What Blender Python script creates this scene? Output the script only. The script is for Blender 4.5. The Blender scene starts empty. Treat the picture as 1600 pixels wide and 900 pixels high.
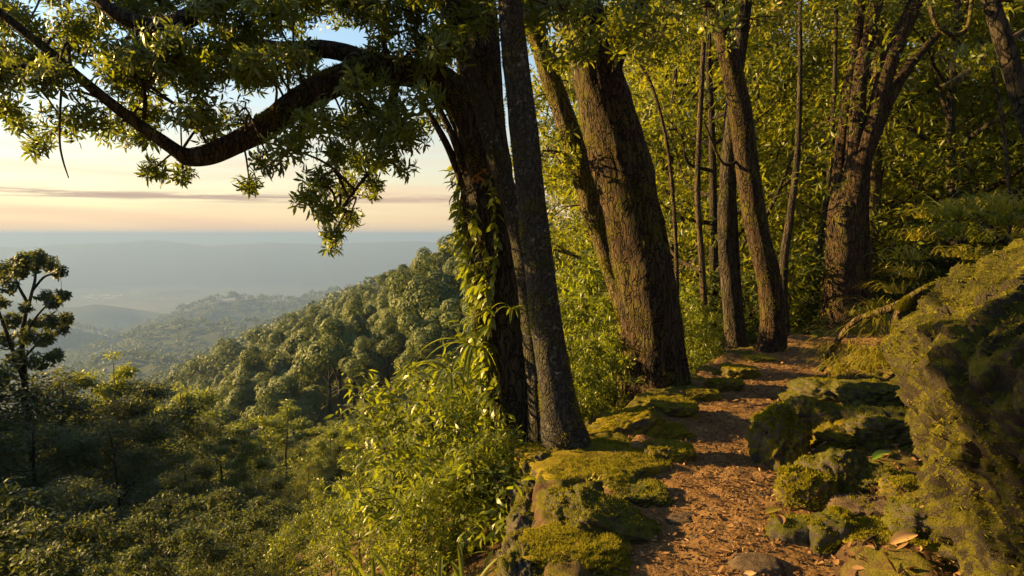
import bpy, math, random
import numpy as np
from mathutils import Vector

# ------------------------------------------------------------------ camera, sky, sun, exposure
scene = bpy.context.scene
COL = scene.collection
rad = math.radians
CAM_Z, FPX, HOR = 1.6, 1067.0, 366.0          # eye height, focal length in photo pixels, horizon row
PITCH = math.atan((450 - HOR) / FPX)

cam_data = bpy.data.cameras.new('camera')
cam_data.sensor_width = 36.0
cam_data.lens = 24.0
cam_data.clip_start = 0.05
cam_data.clip_end = 120000.0
cam = bpy.data.objects.new('camera', cam_data)
cam.location = (0, 0, CAM_Z)
cam.rotation_euler = (math.pi / 2 - PITCH, 0, 0)
COL.objects.link(cam)
scene.camera = cam

SUN_AZ, SUN_EL = rad(-77), rad(17.5)           # azimuth from the view direction (left is negative), elevation
SUN_VEC = Vector((math.sin(SUN_AZ) * math.cos(SUN_EL), math.cos(SUN_AZ) * math.cos(SUN_EL), math.sin(SUN_EL)))

world = bpy.data.worlds.new('World')
scene.world = world
world.use_nodes = True
wn, wl = world.node_tree.nodes, world.node_tree.links
wn.clear()
w_out = wn.new('ShaderNodeOutputWorld')
w_bg = wn.new('ShaderNodeBackground')
w_bg.inputs['Strength'].default_value = 0.05
sky = wn.new('ShaderNodeTexSky')
sky.sky_type = 'NISHITA'
sky.sun_disc = False
sky.sun_elevation = SUN_EL
sky.sun_rotation = SUN_AZ
sky.altitude = 600
sky.air_density = 1.5
sky.dust_density = .8
sky.ozone_density = 3.0
# thin stratus streaks near the horizon, all the way round
tc = wn.new('ShaderNodeTexCoord')
sep = wn.new('ShaderNodeSeparateXYZ')
wl.new(tc.outputs['Generated'], sep.inputs[0])
def wmath(op, a, b=None, c=None):
    n = wn.new('ShaderNodeMath'); n.operation = op
    for i, v in enumerate((a, b, c)):
        if v is None: continue
        if isinstance(v, (int, float)): n.inputs[i].default_value = v
        else: wl.new(v, n.inputs[i])
    return n.outputs[0]
az = wmath('ARCTAN2', sep.outputs[0], sep.outputs[1])
el = sep.outputs[2]
comb = wn.new('ShaderNodeCombineXYZ')
wl.new(wmath('MULTIPLY', az, 8.5), comb.inputs[0]); wl.new(wmath('MULTIPLY', el, 170.0), comb.inputs[1])
nz = wn.new('ShaderNodeTexNoise'); nz.inputs['Scale'].default_value = 1.0; nz.inputs['Detail'].default_value = 7; nz.inputs['Roughness'].default_value = .6
wl.new(comb.outputs[0], nz.inputs['Vector'])
band = wmath('POWER', 2.718, wmath('MULTIPLY', wmath('POWER', wmath('ABSOLUTE', wmath('DIVIDE', wmath('SUBTRACT', el, 0.0495), 0.0075)), 2.0), -1.0))
thr = wn.new('ShaderNodeMapRange'); thr.interpolation_type = 'SMOOTHSTEP'
thr.inputs['From Min'].default_value = .50; thr.inputs['From Max'].default_value = .72
wl.new(wmath('ADD', nz.outputs['Fac'], wmath('MULTIPLY', band, 0.19)), thr.inputs['Value'])
dens = wmath('MULTIPLY', thr.outputs[0], wmath('MULTIPLY', band, 1.0))
mix1 = wn.new('ShaderNodeMix'); mix1.data_type = 'RGBA'
wl.new(dens, mix1.inputs['Factor'])
wl.new(sky.outputs[0], mix1.inputs['A'])
mix1.inputs['B'].default_value = (1.25, 1.16, 1.18, 1)
# high thin cirrus, pinkish
comb2 = wn.new('ShaderNodeCombineXYZ')
wl.new(wmath('MULTIPLY', az, 2.0), comb2.inputs[0]); wl.new(wmath('MULTIPLY', el, 32.0), comb2.inputs[1])
nz2 = wn.new('ShaderNodeTexNoise'); nz2.inputs['Scale'].default_value = 1.0; nz2.inputs['Detail'].default_value = 6; nz2.inputs['Distortion'].default_value = .6
wl.new(comb2.outputs[0], nz2.inputs['Vector'])
thr2 = wn.new('ShaderNodeMapRange'); thr2.interpolation_type = 'SMOOTHSTEP'
thr2.inputs['From Min'].default_value = .40; thr2.inputs['From Max'].default_value = .72
thr2.inputs['To Min'].default_value = .50; thr2.inputs['To Max'].default_value = .95
wl.new(nz2.outputs['Fac'], thr2.inputs['Value'])
fade = wn.new('ShaderNodeMapRange'); fade.inputs['From Min'].default_value = .02; fade.inputs['From Max'].default_value = .24
fade.inputs['To Min'].default_value = 1; fade.inputs['To Max'].default_value = .12
wl.new(el, fade.inputs['Value'])
mix2 = wn.new('ShaderNodeMix'); mix2.data_type = 'RGBA'
wl.new(wmath('MULTIPLY', thr2.outputs[0], fade.outputs[0]), mix2.inputs['Factor'])
wl.new(mix1.outputs['Result'], mix2.inputs['A'])
mix2.inputs['B'].default_value = (4.4, 2.9, 1.85, 1)
wl.new(mix2.outputs['Result'], w_bg.inputs['Color'])
wl.new(w_bg.outputs[0], w_out.inputs['Surface'])

sun_data = bpy.data.lights.new('sun', 'SUN')
sun_data.energy = 5.0
sun_data.angle = rad(0.6)
sun_data.color = (1.0, 0.64, 0.22)
sun = bpy.data.objects.new('sun', sun_data)
sun.rotation_euler = (-SUN_VEC).to_track_quat('-Z', 'Y').to_euler()
sun.location = (-60, 30, 40)
COL.objects.link(sun)

vs = scene.view_settings
vs.view_transform = 'Standard'; vs.look = 'None'; vs.gamma = 1.0; vs.exposure = 2.2
vs.use_curve_mapping = False
cy = scene.cycles
cy.use_denoising = True
cy.use_adaptive_sampling = True
cy.adaptive_threshold = 0.02
cy.max_bounces = 6; cy.diffuse_bounces = 3; cy.glossy_bounces = 1
cy.transmission_bounces = 3; cy.volume_bounces = 1; cy.transparent_max_bounces = 4
cy.sample_clamp_indirect = 6.0

# ------------------------------------------------------------------ small numeric helpers
rng = np.random.default_rng(7)
random.seed(7)
A = np.array
def ray(px, py):
    """world direction through a photo pixel, scaled so that its y component is 1 per metre of ground depth"""
    cx, cyy = (px - 800) / FPX, (450 - py) / FPX
    y = math.cos(PITCH) + cyy * math.sin(PITCH)
    z = -math.sin(PITCH) + cyy * math.cos(PITCH)
    return A((cx / y, 1.0, z / y))
def at(px, py, d):
    r = ray(px, py)
    return A((0, 0, CAM_Z)) + r * d
def on_ground(px, py, z=0.0):
    r = ray(px, py)
    return A((0, 0, CAM_Z)) + r * ((z - CAM_Z) / r[2])

def _hash(ix, iy, iz, seed):
    h = (ix.astype(np.int64) * 374761393 + iy.astype(np.int64) * 668265263 + iz.astype(np.int64) * 2147483647 + seed * 974634777) & 0xffffffff
    h = ((h ^ (h >> 13)) * 1274126177) & 0xffffffff
    h = (h ^ (h >> 16)) & 0xffffffff
    return h.astype(np.float64) / 4294967295.0
def vnoise(P, seed=0):
    P = np.asarray(P, float); F = np.floor(P); f = P - F; I = F.astype(np.int64)
    u = f * f * (3 - 2 * f); out = 0
    for dx in (0, 1):
        wx = u[:, 0] if dx else 1 - u[:, 0]
        for dy in (0, 1):
            wy = u[:, 1] if dy else 1 - u[:, 1]
            for dz in (0, 1):
                wz = u[:, 2] if dz else 1 - u[:, 2]
                out = out + wx * wy * wz * _hash(I[:, 0] + dx, I[:, 1] + dy, I[:, 2] + dz, seed)
    return out * 2 - 1
def fbm(P, octaves=4, seed=0, gain=.5):
    P = np.asarray(P, float); a, s, t = 1.0, 0, 0
    for o in range(octaves):
        s = s + a * vnoise(P * 2 ** o + 17.3 * o, seed + o); t += a; a *= gain
    return s / t
def unit(v):
    v = np.asarray(v, float)
    return v / np.maximum(np.linalg.norm(v, axis=-1, keepdims=True), 1e-9)
def smooth01(x):
    x = np.clip(x, 0, 1); return x * x * (3 - 2 * x)
def spline(pts, n):
    """Catmull-Rom through rows of pts (any width), n samples per span"""
    p = np.asarray(pts, float)
    q = np.vstack([2 * p[0] - p[1], p, 2 * p[-1] - p[-2]])
    out = []
    for i in range(1, len(q) - 2):
        t = np.linspace(0, 1, n, endpoint=False)[:, None]
        a, b, c, d = q[i - 1], q[i], q[i + 1], q[i + 2]
        out.append(.5 * ((2 * b) + (c - a) * t + (2 * a - 5 * b + 4 * c - d) * t ** 2 + (3 * b - a - 3 * c + d) * t ** 3))
    out.append(p[-1:])
    return np.vstack(out)

class MB:
    """collects triangles and quads with one float 'tint' per vertex; build() links ONE mesh object"""
    def __init__(s): s.v, s.t, s.q, s.c, s.n = [], [], [], [], 0
    def add(s, v, tris=None, quads=None, tint=None):
        v = np.asarray(v, float).reshape(-1, 3)
        if tris is not None and len(tris): s.t.append(np.asarray(tris, np.int64).reshape(-1, 3) + s.n)
        if quads is not None and len(quads): s.q.append(np.asarray(quads, np.int64).reshape(-1, 4) + s.n)
        s.c.append(np.full(len(v), .5) if tint is None else np.broadcast_to(np.asarray(tint, float), (len(v),)))
        s.v.append(v); s.n += len(v)
    def mesh(s, name, mat, smooth=True):
        V = np.vstack(s.v); me = bpy.data.meshes.new(name)
        T = np.vstack(s.t) if s.t else np.zeros((0, 3), np.int64)
        Q = np.vstack(s.q) if s.q else np.zeros((0, 4), np.int64)
        me.vertices.add(len(V)); me.vertices.foreach_set('co', V.astype(np.float32).ravel())
        loops = np.concatenate([T.ravel(), Q.ravel()]).astype(np.int32)
        me.loops.add(len(loops)); me.loops.foreach_set('vertex_index', loops)
        starts = np.concatenate([np.arange(len(T)) * 3, len(T) * 3 + np.arange(len(Q)) * 4]).astype(np.int32)
        me.polygons.add(len(starts)); me.polygons.foreach_set('loop_start', starts)
        me.update(calc_edges=True); me.validate()
        at_ = me.attributes.new('tint', 'FLOAT', 'POINT')
        at_.data.foreach_set('value', np.concatenate(s.c).astype(np.float32))
        me.polygons.foreach_set('use_smooth', np.full(len(me.polygons), smooth))
        if mat: me.materials.append(mat)
        return me
    def build(s, name, mat, parent=None, smooth=True, loc=None):
        me = s.mesh(name, mat, smooth)
        return link(name, me, parent, loc)
def link(name, me, parent=None, loc=None):
    o = bpy.data.objects.new(name, me); COL.objects.link(o)
    if parent is not None: o.parent = parent
    if loc is not None: o.location = loc
    return o
def tag(o, label=None, cat=None, group=None, kind=None):
    if label: o['label'] = label
    if cat: o['category'] = cat
    if group: o['group'] = group
    if kind: o['kind'] = kind
    return o
def empty(name, loc, rz=0, sc=1.0):
    o = bpy.data.objects.new(name, None); COL.objects.link(o)
    o.empty_display_size = .1
    o.location = loc; o.rotation_euler = (0, 0, rz); o.scale = (sc,) * 3 if isinstance(sc, (int, float)) else sc
    return o

# ------------------------------------------------------------------ shape helpers
def tube(mb, pts, radii, sides=10, rough=0.0, furrow=0.0, seed=0, tint=.5, cap=True, flare=None):
    """sweep along pts; rough = relative lumpiness, furrow = relative depth of lengthwise bark ridges"""
    pts = np.asarray(pts, float); n = len(pts); radii = np.broadcast_to(np.asarray(radii, float), (n,))
    tan = unit(np.gradient(pts, axis=0))
    ref = A((1.0, 0.03, 0.02)) if abs(tan[0][0]) < .9 else A((0, 1.0, 0.02))
    u = unit(np.cross(tan[0], ref)); us = []
    for i in range(n):
        u = u - tan[i] * np.dot(u, tan[i]); u = u / np.linalg.norm(u); us.append(u)
    us = A(us); ws = np.cross(tan, us)
    a = np.linspace(0, 2 * np.pi, sides, endpoint=False)
    ring = us[:, None] * np.cos(a)[None, :, None] + ws[:, None] * np.sin(a)[None, :, None]
    R = np.repeat(radii[:, None], sides, 1)
    if rough or furrow:
        L = np.concatenate([[0], np.cumsum(np.linalg.norm(np.diff(pts, axis=0), axis=1))])
        g = np.stack([np.cos(a)[None] * np.ones(n)[:, None], np.sin(a)[None] * np.ones(n)[:, None], np.repeat(L[:, None], sides, 1)], -1).reshape(-1, 3)
        r0 = float(radii.mean()) + 1e-6
        if rough:
            R = R * (1 + rough * fbm(g * A((1.6, 1.6, .35 / r0 * .5)), 3, seed).reshape(n, sides))
        if furrow:
            fn = vnoise(g * A((7, 7, .45 / r0 * .5)), seed + 9) * .6 + vnoise(g * A((13, 13, 1.2 / r0 * .5)), seed + 10) * .4
            R = R * (1 + furrow * (1 - np.abs(fn) * 2).reshape(n, sides))
    if flare is not None:
        lob = 1 + .45 * np.sin(a * 5 + seed) * .5
        R = R * (1 + (np.asarray(flare)[:, None]) * lob[None])
    V = pts[:, None] + ring * R[..., None]
    i = np.arange(n - 1)[:, None]; j = np.arange(sides)[None]
    q = np.stack([i * sides + j, i * sides + (j + 1) % sides, (i + 1) * sides + (j + 1) % sides, (i + 1) * sides + j], -1).reshape(-1, 4)
    V = V.reshape(-1, 3); tris = None
    if cap:
        V = np.vstack([V, pts[-1:] + tan[-1:] * radii[-1] * .6]); k = n * sides; b = (n - 1) * sides
        tris = [(b + x, b + (x + 1) % sides, k) for x in range(sides)]
    mb.add(V, tris, q, tint)

def leaves(mb, P, D, L, W, droop=.3, tint=.5, roll=1.0, up=None, simple=False, fold=.12):
    """n leaves: base points P, directions D, lengths L, widths W"""
    P = np.asarray(P, float); n = len(P)
    if n == 0: return
    D = unit(D); L = np.broadcast_to(L, (n,))[:, None]; W = np.broadcast_to(W, (n,))[:, None]; dr = np.broadcast_to(droop, (n,))[:, None]
    U = np.tile(A((0, 0, 1.0)), (n, 1)) if up is None else up
    U = U + rng.normal(0, .45 * roll, (n, 3))
    S = unit(np.cross(D, U)); N = np.cross(S, D)
    tint = np.broadcast_to(tint, (n,))
    if simple:
        m = P + D * L * .45 - N * dr * L * .08
        tip = P + D * L - N * dr * L * .45
        V = np.stack([P, m - S * W * .5, tip, m + S * W * .5], 1)
        o = np.arange(n)[:, None] * 4
        mb.add(V, np.vstack([o + A((0, 1, 2)), o + A((0, 2, 3))]), None, np.repeat(tint, 4))
        return
    m1 = P + D * L * .36 - N * dr * L * .08
    m2 = P + D * L * .72 - N * dr * L * .33
    tip = P + D * L - N * dr * L * .70
    V = np.stack([P, m1 - S * W * .5 + N * W * fold, m1 + S * W * .5 + N * W * fold, m2 - S * W * .42 + N * W * fold, m2 + S * W * .42 + N * W * fold, tip], 1)
    o = np.arange(n)[:, None] * 6
    mb.add(V, np.vstack([o + A(x) for x in ((0, 2, 1), (1, 2, 4), (1, 4, 3), (3, 4, 5))]), None, np.repeat(tint, 6))

def ball_dirs(n, zmin=-1.0):
    z = rng.uniform(zmin, 1, n); a = rng.uniform(0, 2 * np.pi, n); r = np.sqrt(np.maximum(0, 1 - z * z))
    return np.stack([r * np.cos(a), r * np.sin(a), z], -1)

def rosettes(mb, P, axis, L, tint, k=8, droop=.55, wr=.24):
    """P (n,3) twig tips; k lance leaves fan out round each axis"""
    n = len(P); axis = unit(axis)
    ref = np.where(np.abs(axis[:, 2:3]) < .9, A((0, 0, 1.0)), A((1.0, 0, 0)))
    s = unit(np.cross(axis, ref)); w = np.cross(axis, s)
    a = (np.arange(k)[None] * 2 * np.pi / k + rng.uniform(0, 6.28, (n, 1)) + rng.normal(0, .22, (n, k)))[..., None]
    rise = rng.uniform(-.15, .75, (n, k, 1))
    D = s[:, None] * np.cos(a) + w[:, None] * np.sin(a) + axis[:, None] * rise
    PP = np.repeat(P[:, None], k, 1) + D * .012 + axis[:, None] * rng.uniform(-.03, .01, (n, k, 1))
    LL = (np.broadcast_to(L, (n,))[:, None] * rng.uniform(.6, 1.1, (n, k))).ravel()
    tt = (np.broadcast_to(tint, (n,))[:, None] + rng.normal(0, .10, (n, k))).ravel()
    leaves(mb, PP.reshape(-1, 3), D.reshape(-1, 3), LL, LL * wr, droop * rng.uniform(.4, 1.3, n * k), np.clip(tt, 0, 1), roll=.5, up=np.repeat(axis, k, 0) + A((0, 0, .5)))

def ico(sub):
    import bmesh
    bm = bmesh.new(); bmesh.ops.create_icosphere(bm, subdivisions=sub, radius=1.0)
    V = A([v.co[:] for v in bm.verts]); T = A([[v.index for v in f.verts] for f in bm.faces]); bm.free()
    return V, T
ICO = {k: ico(k) for k in (3, 4, 5, 6, 7)}

# ------------------------------------------------------------------ materials
def mat_new(name):
    m = bpy.data.materials.new(name); m.use_nodes = True
    n = m.node_tree.nodes; n.clear()
    out = n.new('ShaderNodeOutputMaterial')
    return m, n, m.node_tree.links, out
def ramp(n, l, fac, stops):
    r = n.new('ShaderNodeValToRGB')
    while len(r.color_ramp.elements) < len(stops): r.color_ramp.elements.new(.5)
    for e, (p, c) in zip(r.color_ramp.elements, stops): e.position = p; e.color = (*c, 1)
    l.new(fac, r.inputs[0]); return r.outputs[0]
def noise(n, l, scale, detail=5, vec=None, rough=.55, dist=0):
    x = n.new('ShaderNodeTexNoise'); x.inputs['Scale'].default_value = scale; x.inputs['Detail'].default_value = detail
    x.inputs['Roughness'].default_value = rough; x.inputs['Distortion'].default_value = dist
    if vec is not None: l.new(vec, x.inputs['Vector'])
    return x.outputs['Fac']
def math_n(n, l, op, a, b=None, clamp=False):
    x = n.new('ShaderNodeMath'); x.operation = op; x.use_clamp = clamp
    for i, v in enumerate((a, b)):
        if v is None: continue
        if isinstance(v, (int, float)): x.inputs[i].default_value = v
        else: l.new(v, x.inputs[i])
    return x.outputs[0]
def mixc(n, l, fac, a, b):
    x = n.new('ShaderNodeMix'); x.data_type = 'RGBA'
    for k, v in (('Factor', fac), ('A', a), ('B', b)):
        if isinstance(v, tuple): x.inputs[k].default_value = (*v, 1)
        elif isinstance(v, (int, float)): x.inputs[k].default_value = v
        else: l.new(v, x.inputs[k])
    return x.outputs['Result']

def leaf_mat(name, dark, light, old, trans, tw=.42, rough=.42, spec=.35):
    """tint attribute picks from dark to light green; the top of its range turns to old yellow or brown leaf"""
    m, n, l, out = mat_new(name)
    att = n.new('ShaderNodeAttribute'); att.attribute_name = 'tint'
    oi = n.new('ShaderNodeObjectInfo')
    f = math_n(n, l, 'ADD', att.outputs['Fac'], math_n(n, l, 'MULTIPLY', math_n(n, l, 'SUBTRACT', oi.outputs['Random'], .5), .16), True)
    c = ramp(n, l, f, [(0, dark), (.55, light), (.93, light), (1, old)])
    b = n.new('ShaderNodeBsdfPrincipled'); l.new(c, b.inputs['Base Color'])
    b.inputs['Roughness'].default_value = rough; b.inputs['Specular IOR Level'].default_value = spec
    t = n.new('ShaderNodeBsdfTranslucent')
    l.new(mixc(n, l, .65, c, trans), t.inputs['Color'])
    mx = n.new('ShaderNodeMixShader'); mx.inputs[0].default_value = tw
    l.new(b.outputs[0], mx.inputs[1]); l.new(t.outputs[0], mx.inputs[2]); l.new(mx.outputs[0], out.inputs['Surface'])
    return m
M = {}
M['leaf_arch'] = leaf_mat('leaf_arch', (.022, .038, .008), (.072, .098, .012), (.22, .15, .02), (.25, .29, .014), .45)
M['leaf_lush'] = leaf_mat('leaf_lush', (.030, .054, .007), (.105, .130, .010), (.26, .19, .02), (.33, .37, .012), .45)
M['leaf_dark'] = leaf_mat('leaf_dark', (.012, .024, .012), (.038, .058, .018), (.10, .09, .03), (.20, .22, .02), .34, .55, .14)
M['leaf_wood'] = leaf_mat('leaf_wood', (.024, .040, .006), (.086, .108, .009), (.20, .15, .02), (.31, .31, .012), .5)
M['leaf_ridge'] = leaf_mat('leaf_ridge', (.032, .050, .014), (.082, .108, .022), (.14, .12, .03), (.20, .22, .03), .25, .6, .2)
M['leaf_rust'] = leaf_mat('leaf_rust', (.14, .045, .012), (.30, .11, .02), (.35, .16, .03), (.50, .20, .03), .4)
M['grass'] = leaf_mat('grass', (.08, .085, .010), (.20, .175, .018), (.32, .23, .05), (.46, .40, .02), .42)
M['fresh'] = leaf_mat('fresh', (.08, .15, .015), (.14, .26, .02), (.2, .25, .03), (.35, .5, .03), .45)
M['litter'] = leaf_mat('litter', (.040, .023, .011), (.19, .105, .040), (.36, .23, .105), (.30, .15, .05), .18, .6, .25)
M['mossfuzz'] = leaf_mat('mossfuzz', (.040, .046, .006), (.175, .160, .010), (.25, .19, .015), (.32, .30, .012), .35, .8, .1)

def bark_mat(name, dark, light, moss, moss_at=.6, lichen=None, scale=1.0, streak=6.0):
    m, n, l, out = mat_new(name)
    tcn = n.new('ShaderNodeTexCoord'); mp = n.new('ShaderNodeMapping')
    mp.inputs['Scale'].default_value = (1, 1, 1.0 / streak)
    l.new(tcn.outputs['Object'], mp.inputs[0])
    a = noise(n, l, 26 * scale, 8, mp.outputs[0], .65, .6)
    c = ramp(n, l, a, [(.30, dark), (.62, light), (.8, tuple(x * 1.25 for x in light))])
    if lichen:
        v = noise(n, l, 11 * scale, 5, tcn.outputs['Object'], .6, .8)
        c = mixc(n, l, ramp(n, l, v, [(.60, (0, 0, 0)), (.66, (1, 1, 1))]), c, lichen)
    g = noise(n, l, 3.2 * scale, 6, tcn.outputs['Object'], .62)
    mk = ramp(n, l, g, [(moss_at - .07, (0, 0, 0)), (moss_at + .07, (1, 1, 1))])
    mc = mixc(n, l, noise(n, l, 60, 3, tcn.outputs['Object']), tuple(x * .45 for x in moss), moss)
    c = mixc(n, l, mk, c, mc)
    b = n.new('ShaderNodeBsdfPrincipled'); l.new(c, b.inputs['Base Color'])
    b.inputs['Roughness'].default_value = .9; b.inputs['Specular IOR Level'].default_value = .15
    vo = n.new('ShaderNodeTexVoronoi'); vo.feature = 'DISTANCE_TO_EDGE'; vo.inputs['Scale'].default_value = 20 * scale
    mp2 = n.new('ShaderNodeMapping'); mp2.inputs['Scale'].default_value = (1, 1, .8 / streak); l.new(tcn.outputs['Object'], mp2.inputs[0])
    wv = n.new('ShaderNodeVectorMath'); wv.operation = 'ADD'; l.new(mp2.outputs[0], wv.inputs[0])
    wn2 = n.new('ShaderNodeTexNoise'); wn2.inputs['Scale'].default_value = 9; l.new(tcn.outputs['Object'], wn2.inputs['Vector'])
    sc2 = n.new('ShaderNodeVectorMath'); sc2.operation = 'SCALE'; sc2.inputs['Scale'].default_value = .10; l.new(wn2.outputs['Color'], sc2.inputs[0]); l.new(sc2.outputs[0], wv.inputs[1])
    l.new(wv.outputs[0], vo.inputs['Vector'])
    crack = ramp(n, l, vo.outputs['Distance'], [(.0, (0, 0, 0)), (.12, (1, 1, 1))])
    l.new(mixc(n, l, math_n(n, l, 'MAXIMUM', crack, .0 if streak > 3 else .72), tuple(x * .8 for x in dark), c), b.inputs['Base Color'])
    a = math_n(n, l, 'ADD', a, math_n(n, l, 'MULTIPLY', crack, .8))
    bp = n.new('ShaderNodeBump'); bp.inputs['Strength'].default_value = .9; bp.inputs['Distance'].default_value = .03
    l.new(math_n(n, l, 'ADD', a, math_n(n, l, 'MULTIPLY', noise(n, l, 90 * scale, 4, mp.outputs[0]), .5)), bp.inputs['Height'])
    l.new(bp.outputs[0], b.inputs['Normal']); l.new(b.outputs[0], out.inputs['Surface'])
    return m
M['bark_dark'] = bark_mat('bark_dark', (.012, .010, .008), (.060, .046, .032), (.055, .055, .012), .60)
M['bark_pale'] = bark_mat('bark_pale', (.014, .013, .011), (.055, .049, .040), (.050, .052, .016), .60, (.17, .165, .14), 1.3, 1.6)
M['bark_red'] = bark_mat('bark_red', (.010, .007, .005), (.064, .039, .021), (.085, .074, .012), .57)
M['bark_moss'] = bark_mat('bark_moss', (.030, .022, .012), (.120, .082, .040), (.120, .105, .016), .50)
M['bark_twig'] = bark_mat('bark_twig', (.020, .015, .010), (.090, .065, .040), (.07, .06, .015), .7)

def stone_mat(name, moss_lo, moss_hi, rock1=(.020, .017, .014), rock2=(.11, .092, .070), bias=0.0, patch=4.5):
    m, n, l, out = mat_new(name)
    tcn = n.new('ShaderNodeTexCoord'); ob = tcn.outputs['Object']
    a = noise(n, l, 9, 9, ob, .68, .5); fine = noise(n, l, 120, 4, ob, .7)
    rock = ramp(n, l, a, [(.30, rock1), (.55, rock2), (.75, tuple(x * 1.2 for x in rock2))])
    geo = n.new('ShaderNodeNewGeometry'); sx = n.new('ShaderNodeSeparateXYZ'); l.new(geo.outputs['True Normal'], sx.inputs[0])
    up = math_n(n, l, 'ADD', math_n(n, l, 'MULTIPLY', sx.outputs[2], .28), math_n(n, l, 'ADD', noise(n, l, patch, 8, ob, .72, .5), bias))
    mk = ramp(n, l, up, [(.50, (0, 0, 0)), (.60, (1, 1, 1))])
    mc = ramp(n, l, math_n(n, l, 'ADD', math_n(n, l, 'MULTIPLY', noise(n, l, 7, 5, ob), .6), math_n(n, l, 'MULTIPLY', fine, .4)), [(.35, moss_lo), (.62, moss_hi)])
    b = n.new('ShaderNodeBsdfPrincipled'); l.new(mixc(n, l, mk, rock, mc), b.inputs['Base Color'])
    b.inputs['Roughness'].default_value = .95; b.inputs['Specular IOR Level'].default_value = .12
    bp = n.new('ShaderNodeBump'); bp.inputs['Strength'].default_value = 1.0; bp.inputs['Distance'].default_value = .035
    l.new(math_n(n, l, 'ADD', a, math_n(n, l, 'MULTIPLY', fine, .6)), bp.inputs['Height'])
    l.new(bp.outputs[0], b.inputs['Normal']); l.new(b.outputs[0], out.inputs['Surface'])
    return m
M['stone_moss'] = stone_mat('stone_moss', (.060, .052, .006), (.245, .190, .010), bias=.03)
M['stone_dark'] = stone_mat('stone_dark', (.035, .040, .008), (.110, .105, .014), bias=-.02)
M['stone_wall'] = stone_mat('stone_wall', (.014, .017, .005), (.125, .110, .012), (.014, .012, .010), (.055, .045, .029), bias=.0, patch=13)
M['stone_bare'] = stone_mat('stone_bare', (.05, .05, .01), (.12, .11, .02), (.03, .022, .016), (.12, .085, .055), bias=-.35)

def soil_mat(name):
    m, n, l, out = mat_new(name)
    tcn = n.new('ShaderNodeTexCoord'); ob = tcn.outputs['Object']
    a = noise(n, l, 5, 8, ob, .65); b_ = noise(n, l, 60, 6, ob, .7)
    c = ramp(n, l, math_n(n, l, 'ADD', math_n(n, l, 'MULTIPLY', a, .5), math_n(n, l, 'MULTIPLY', b_, .5)), [(.32, (.045, .025, .013)), (.52, (.165, .092, .034)), (.68, (.27, .165, .068))])
    vo = n.new('ShaderNodeTexVoronoi'); vo.inputs['Scale'].default_value = 45; l.new(ob, vo.inputs['Vector'])
    c = mixc(n, l, ramp(n, l, vo.outputs['Distance'], [(.10, (.5, .5, .5)), (.2, (0, 0, 0))]), c, (.22, .14, .08))
    b = n.new('ShaderNodeBsdfPrincipled'); l.new(c, b.inputs['Base Color']); b.inputs['Roughness'].default_value = .95
    b.inputs['Specular IOR Level'].default_value = .15
    bp = n.new('ShaderNodeBump'); bp.inputs['Strength'].default_value = 1; bp.inputs['Distance'].default_value = .02
    l.new(math_n(n, l, 'ADD', b_, math_n(n, l, 'MULTIPLY', vo.outputs['Distance'], .5)), bp.inputs['Height']); l.new(bp.outputs[0], b.inputs['Normal'])
    l.new(b.outputs[0], out.inputs['Surface'])
    return m
M['soil'] = soil_mat('soil')

M['bank'] = stone_mat('bank', (.050, .048, .008), (.150, .132, .014), (.022, .014, .009), (.105, .062, .032), bias=-.13, patch=3.0)
def ground_mat():
    """tint: 0 soil and moss close by, .5 forest floor, 1 farmed plain"""
    m, n, l, out = mat_new('ground')
    tcn = n.new('ShaderNodeTexCoord'); ob = tcn.outputs['Object']
    att = n.new('ShaderNodeAttribute'); att.attribute_name = 'tint'
    near = ramp(n, l, noise(n, l, 3.5, 9, ob, .68), [(.36, (.030, .018, .010)), (.50, (.085, .052, .022)), (.60, (.085, .082, .014)), (.72, (.14, .12, .014))])
    wood = ramp(n, l, noise(n, l, .06, 9, ob, .7), [(.35, (.020, .028, .012)), (.6, (.050, .060, .020)), (.75, (.075, .075, .028))])
    v = n.new('ShaderNodeTexVoronoi'); v.inputs['Scale'].default_value = .0032; l.new(ob, v.inputs['Vector'])
    fld = ramp(n, l, noise(n, l, .0006, 6, ob, .6), [(.35, (.045, .060, .030)), (.52, (.10, .10, .055)), (.7, (.17, .15, .09))])
    fld = mixc(n, l, .35, fld, mixc(n, l, v.outputs['Color'], (.04, .05, .03), (.17, .15, .09)))
    tw = math_n(n, l, 'MULTIPLY', ramp(n, l, noise(n, l, .0004, 4, ob, .6), [(.56, (0, 0, 0)), (.64, (1, 1, 1))]), ramp(n, l, noise(n, l, .012, 5, ob, .7), [(.55, (0, 0, 0)), (.62, (1, 1, 1))]))
    fld = mixc(n, l, tw, fld, (.80, .76, .70))
    f1 = math_n(n, l, 'MULTIPLY', att.outputs['Fac'], 2.0, True)
    f2 = math_n(n, l, 'SUBTRACT', math_n(n, l, 'MULTIPLY', att.outputs['Fac'], 2.0), 1.0, True)
    c = mixc(n, l, f2, mixc(n, l, f1, near, wood), fld)
    b = n.new('ShaderNodeBsdfPrincipled'); l.new(c, b.inputs['Base Color']); b.inputs['Roughness'].default_value = 1; b.inputs['Specular IOR Level'].default_value = .1
    bp = n.new('ShaderNodeBump'); bp.inputs['Strength'].default_value = .7; bp.inputs['Distance'].default_value = .03
    l.new(noise(n, l, 40, 6, ob, .7), bp.inputs['Height']); l.new(bp.outputs[0], b.inputs['Normal'])
    l.new(b.outputs[0], out.inputs['Surface'])
    return m
M['ground'] = ground_mat()

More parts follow.
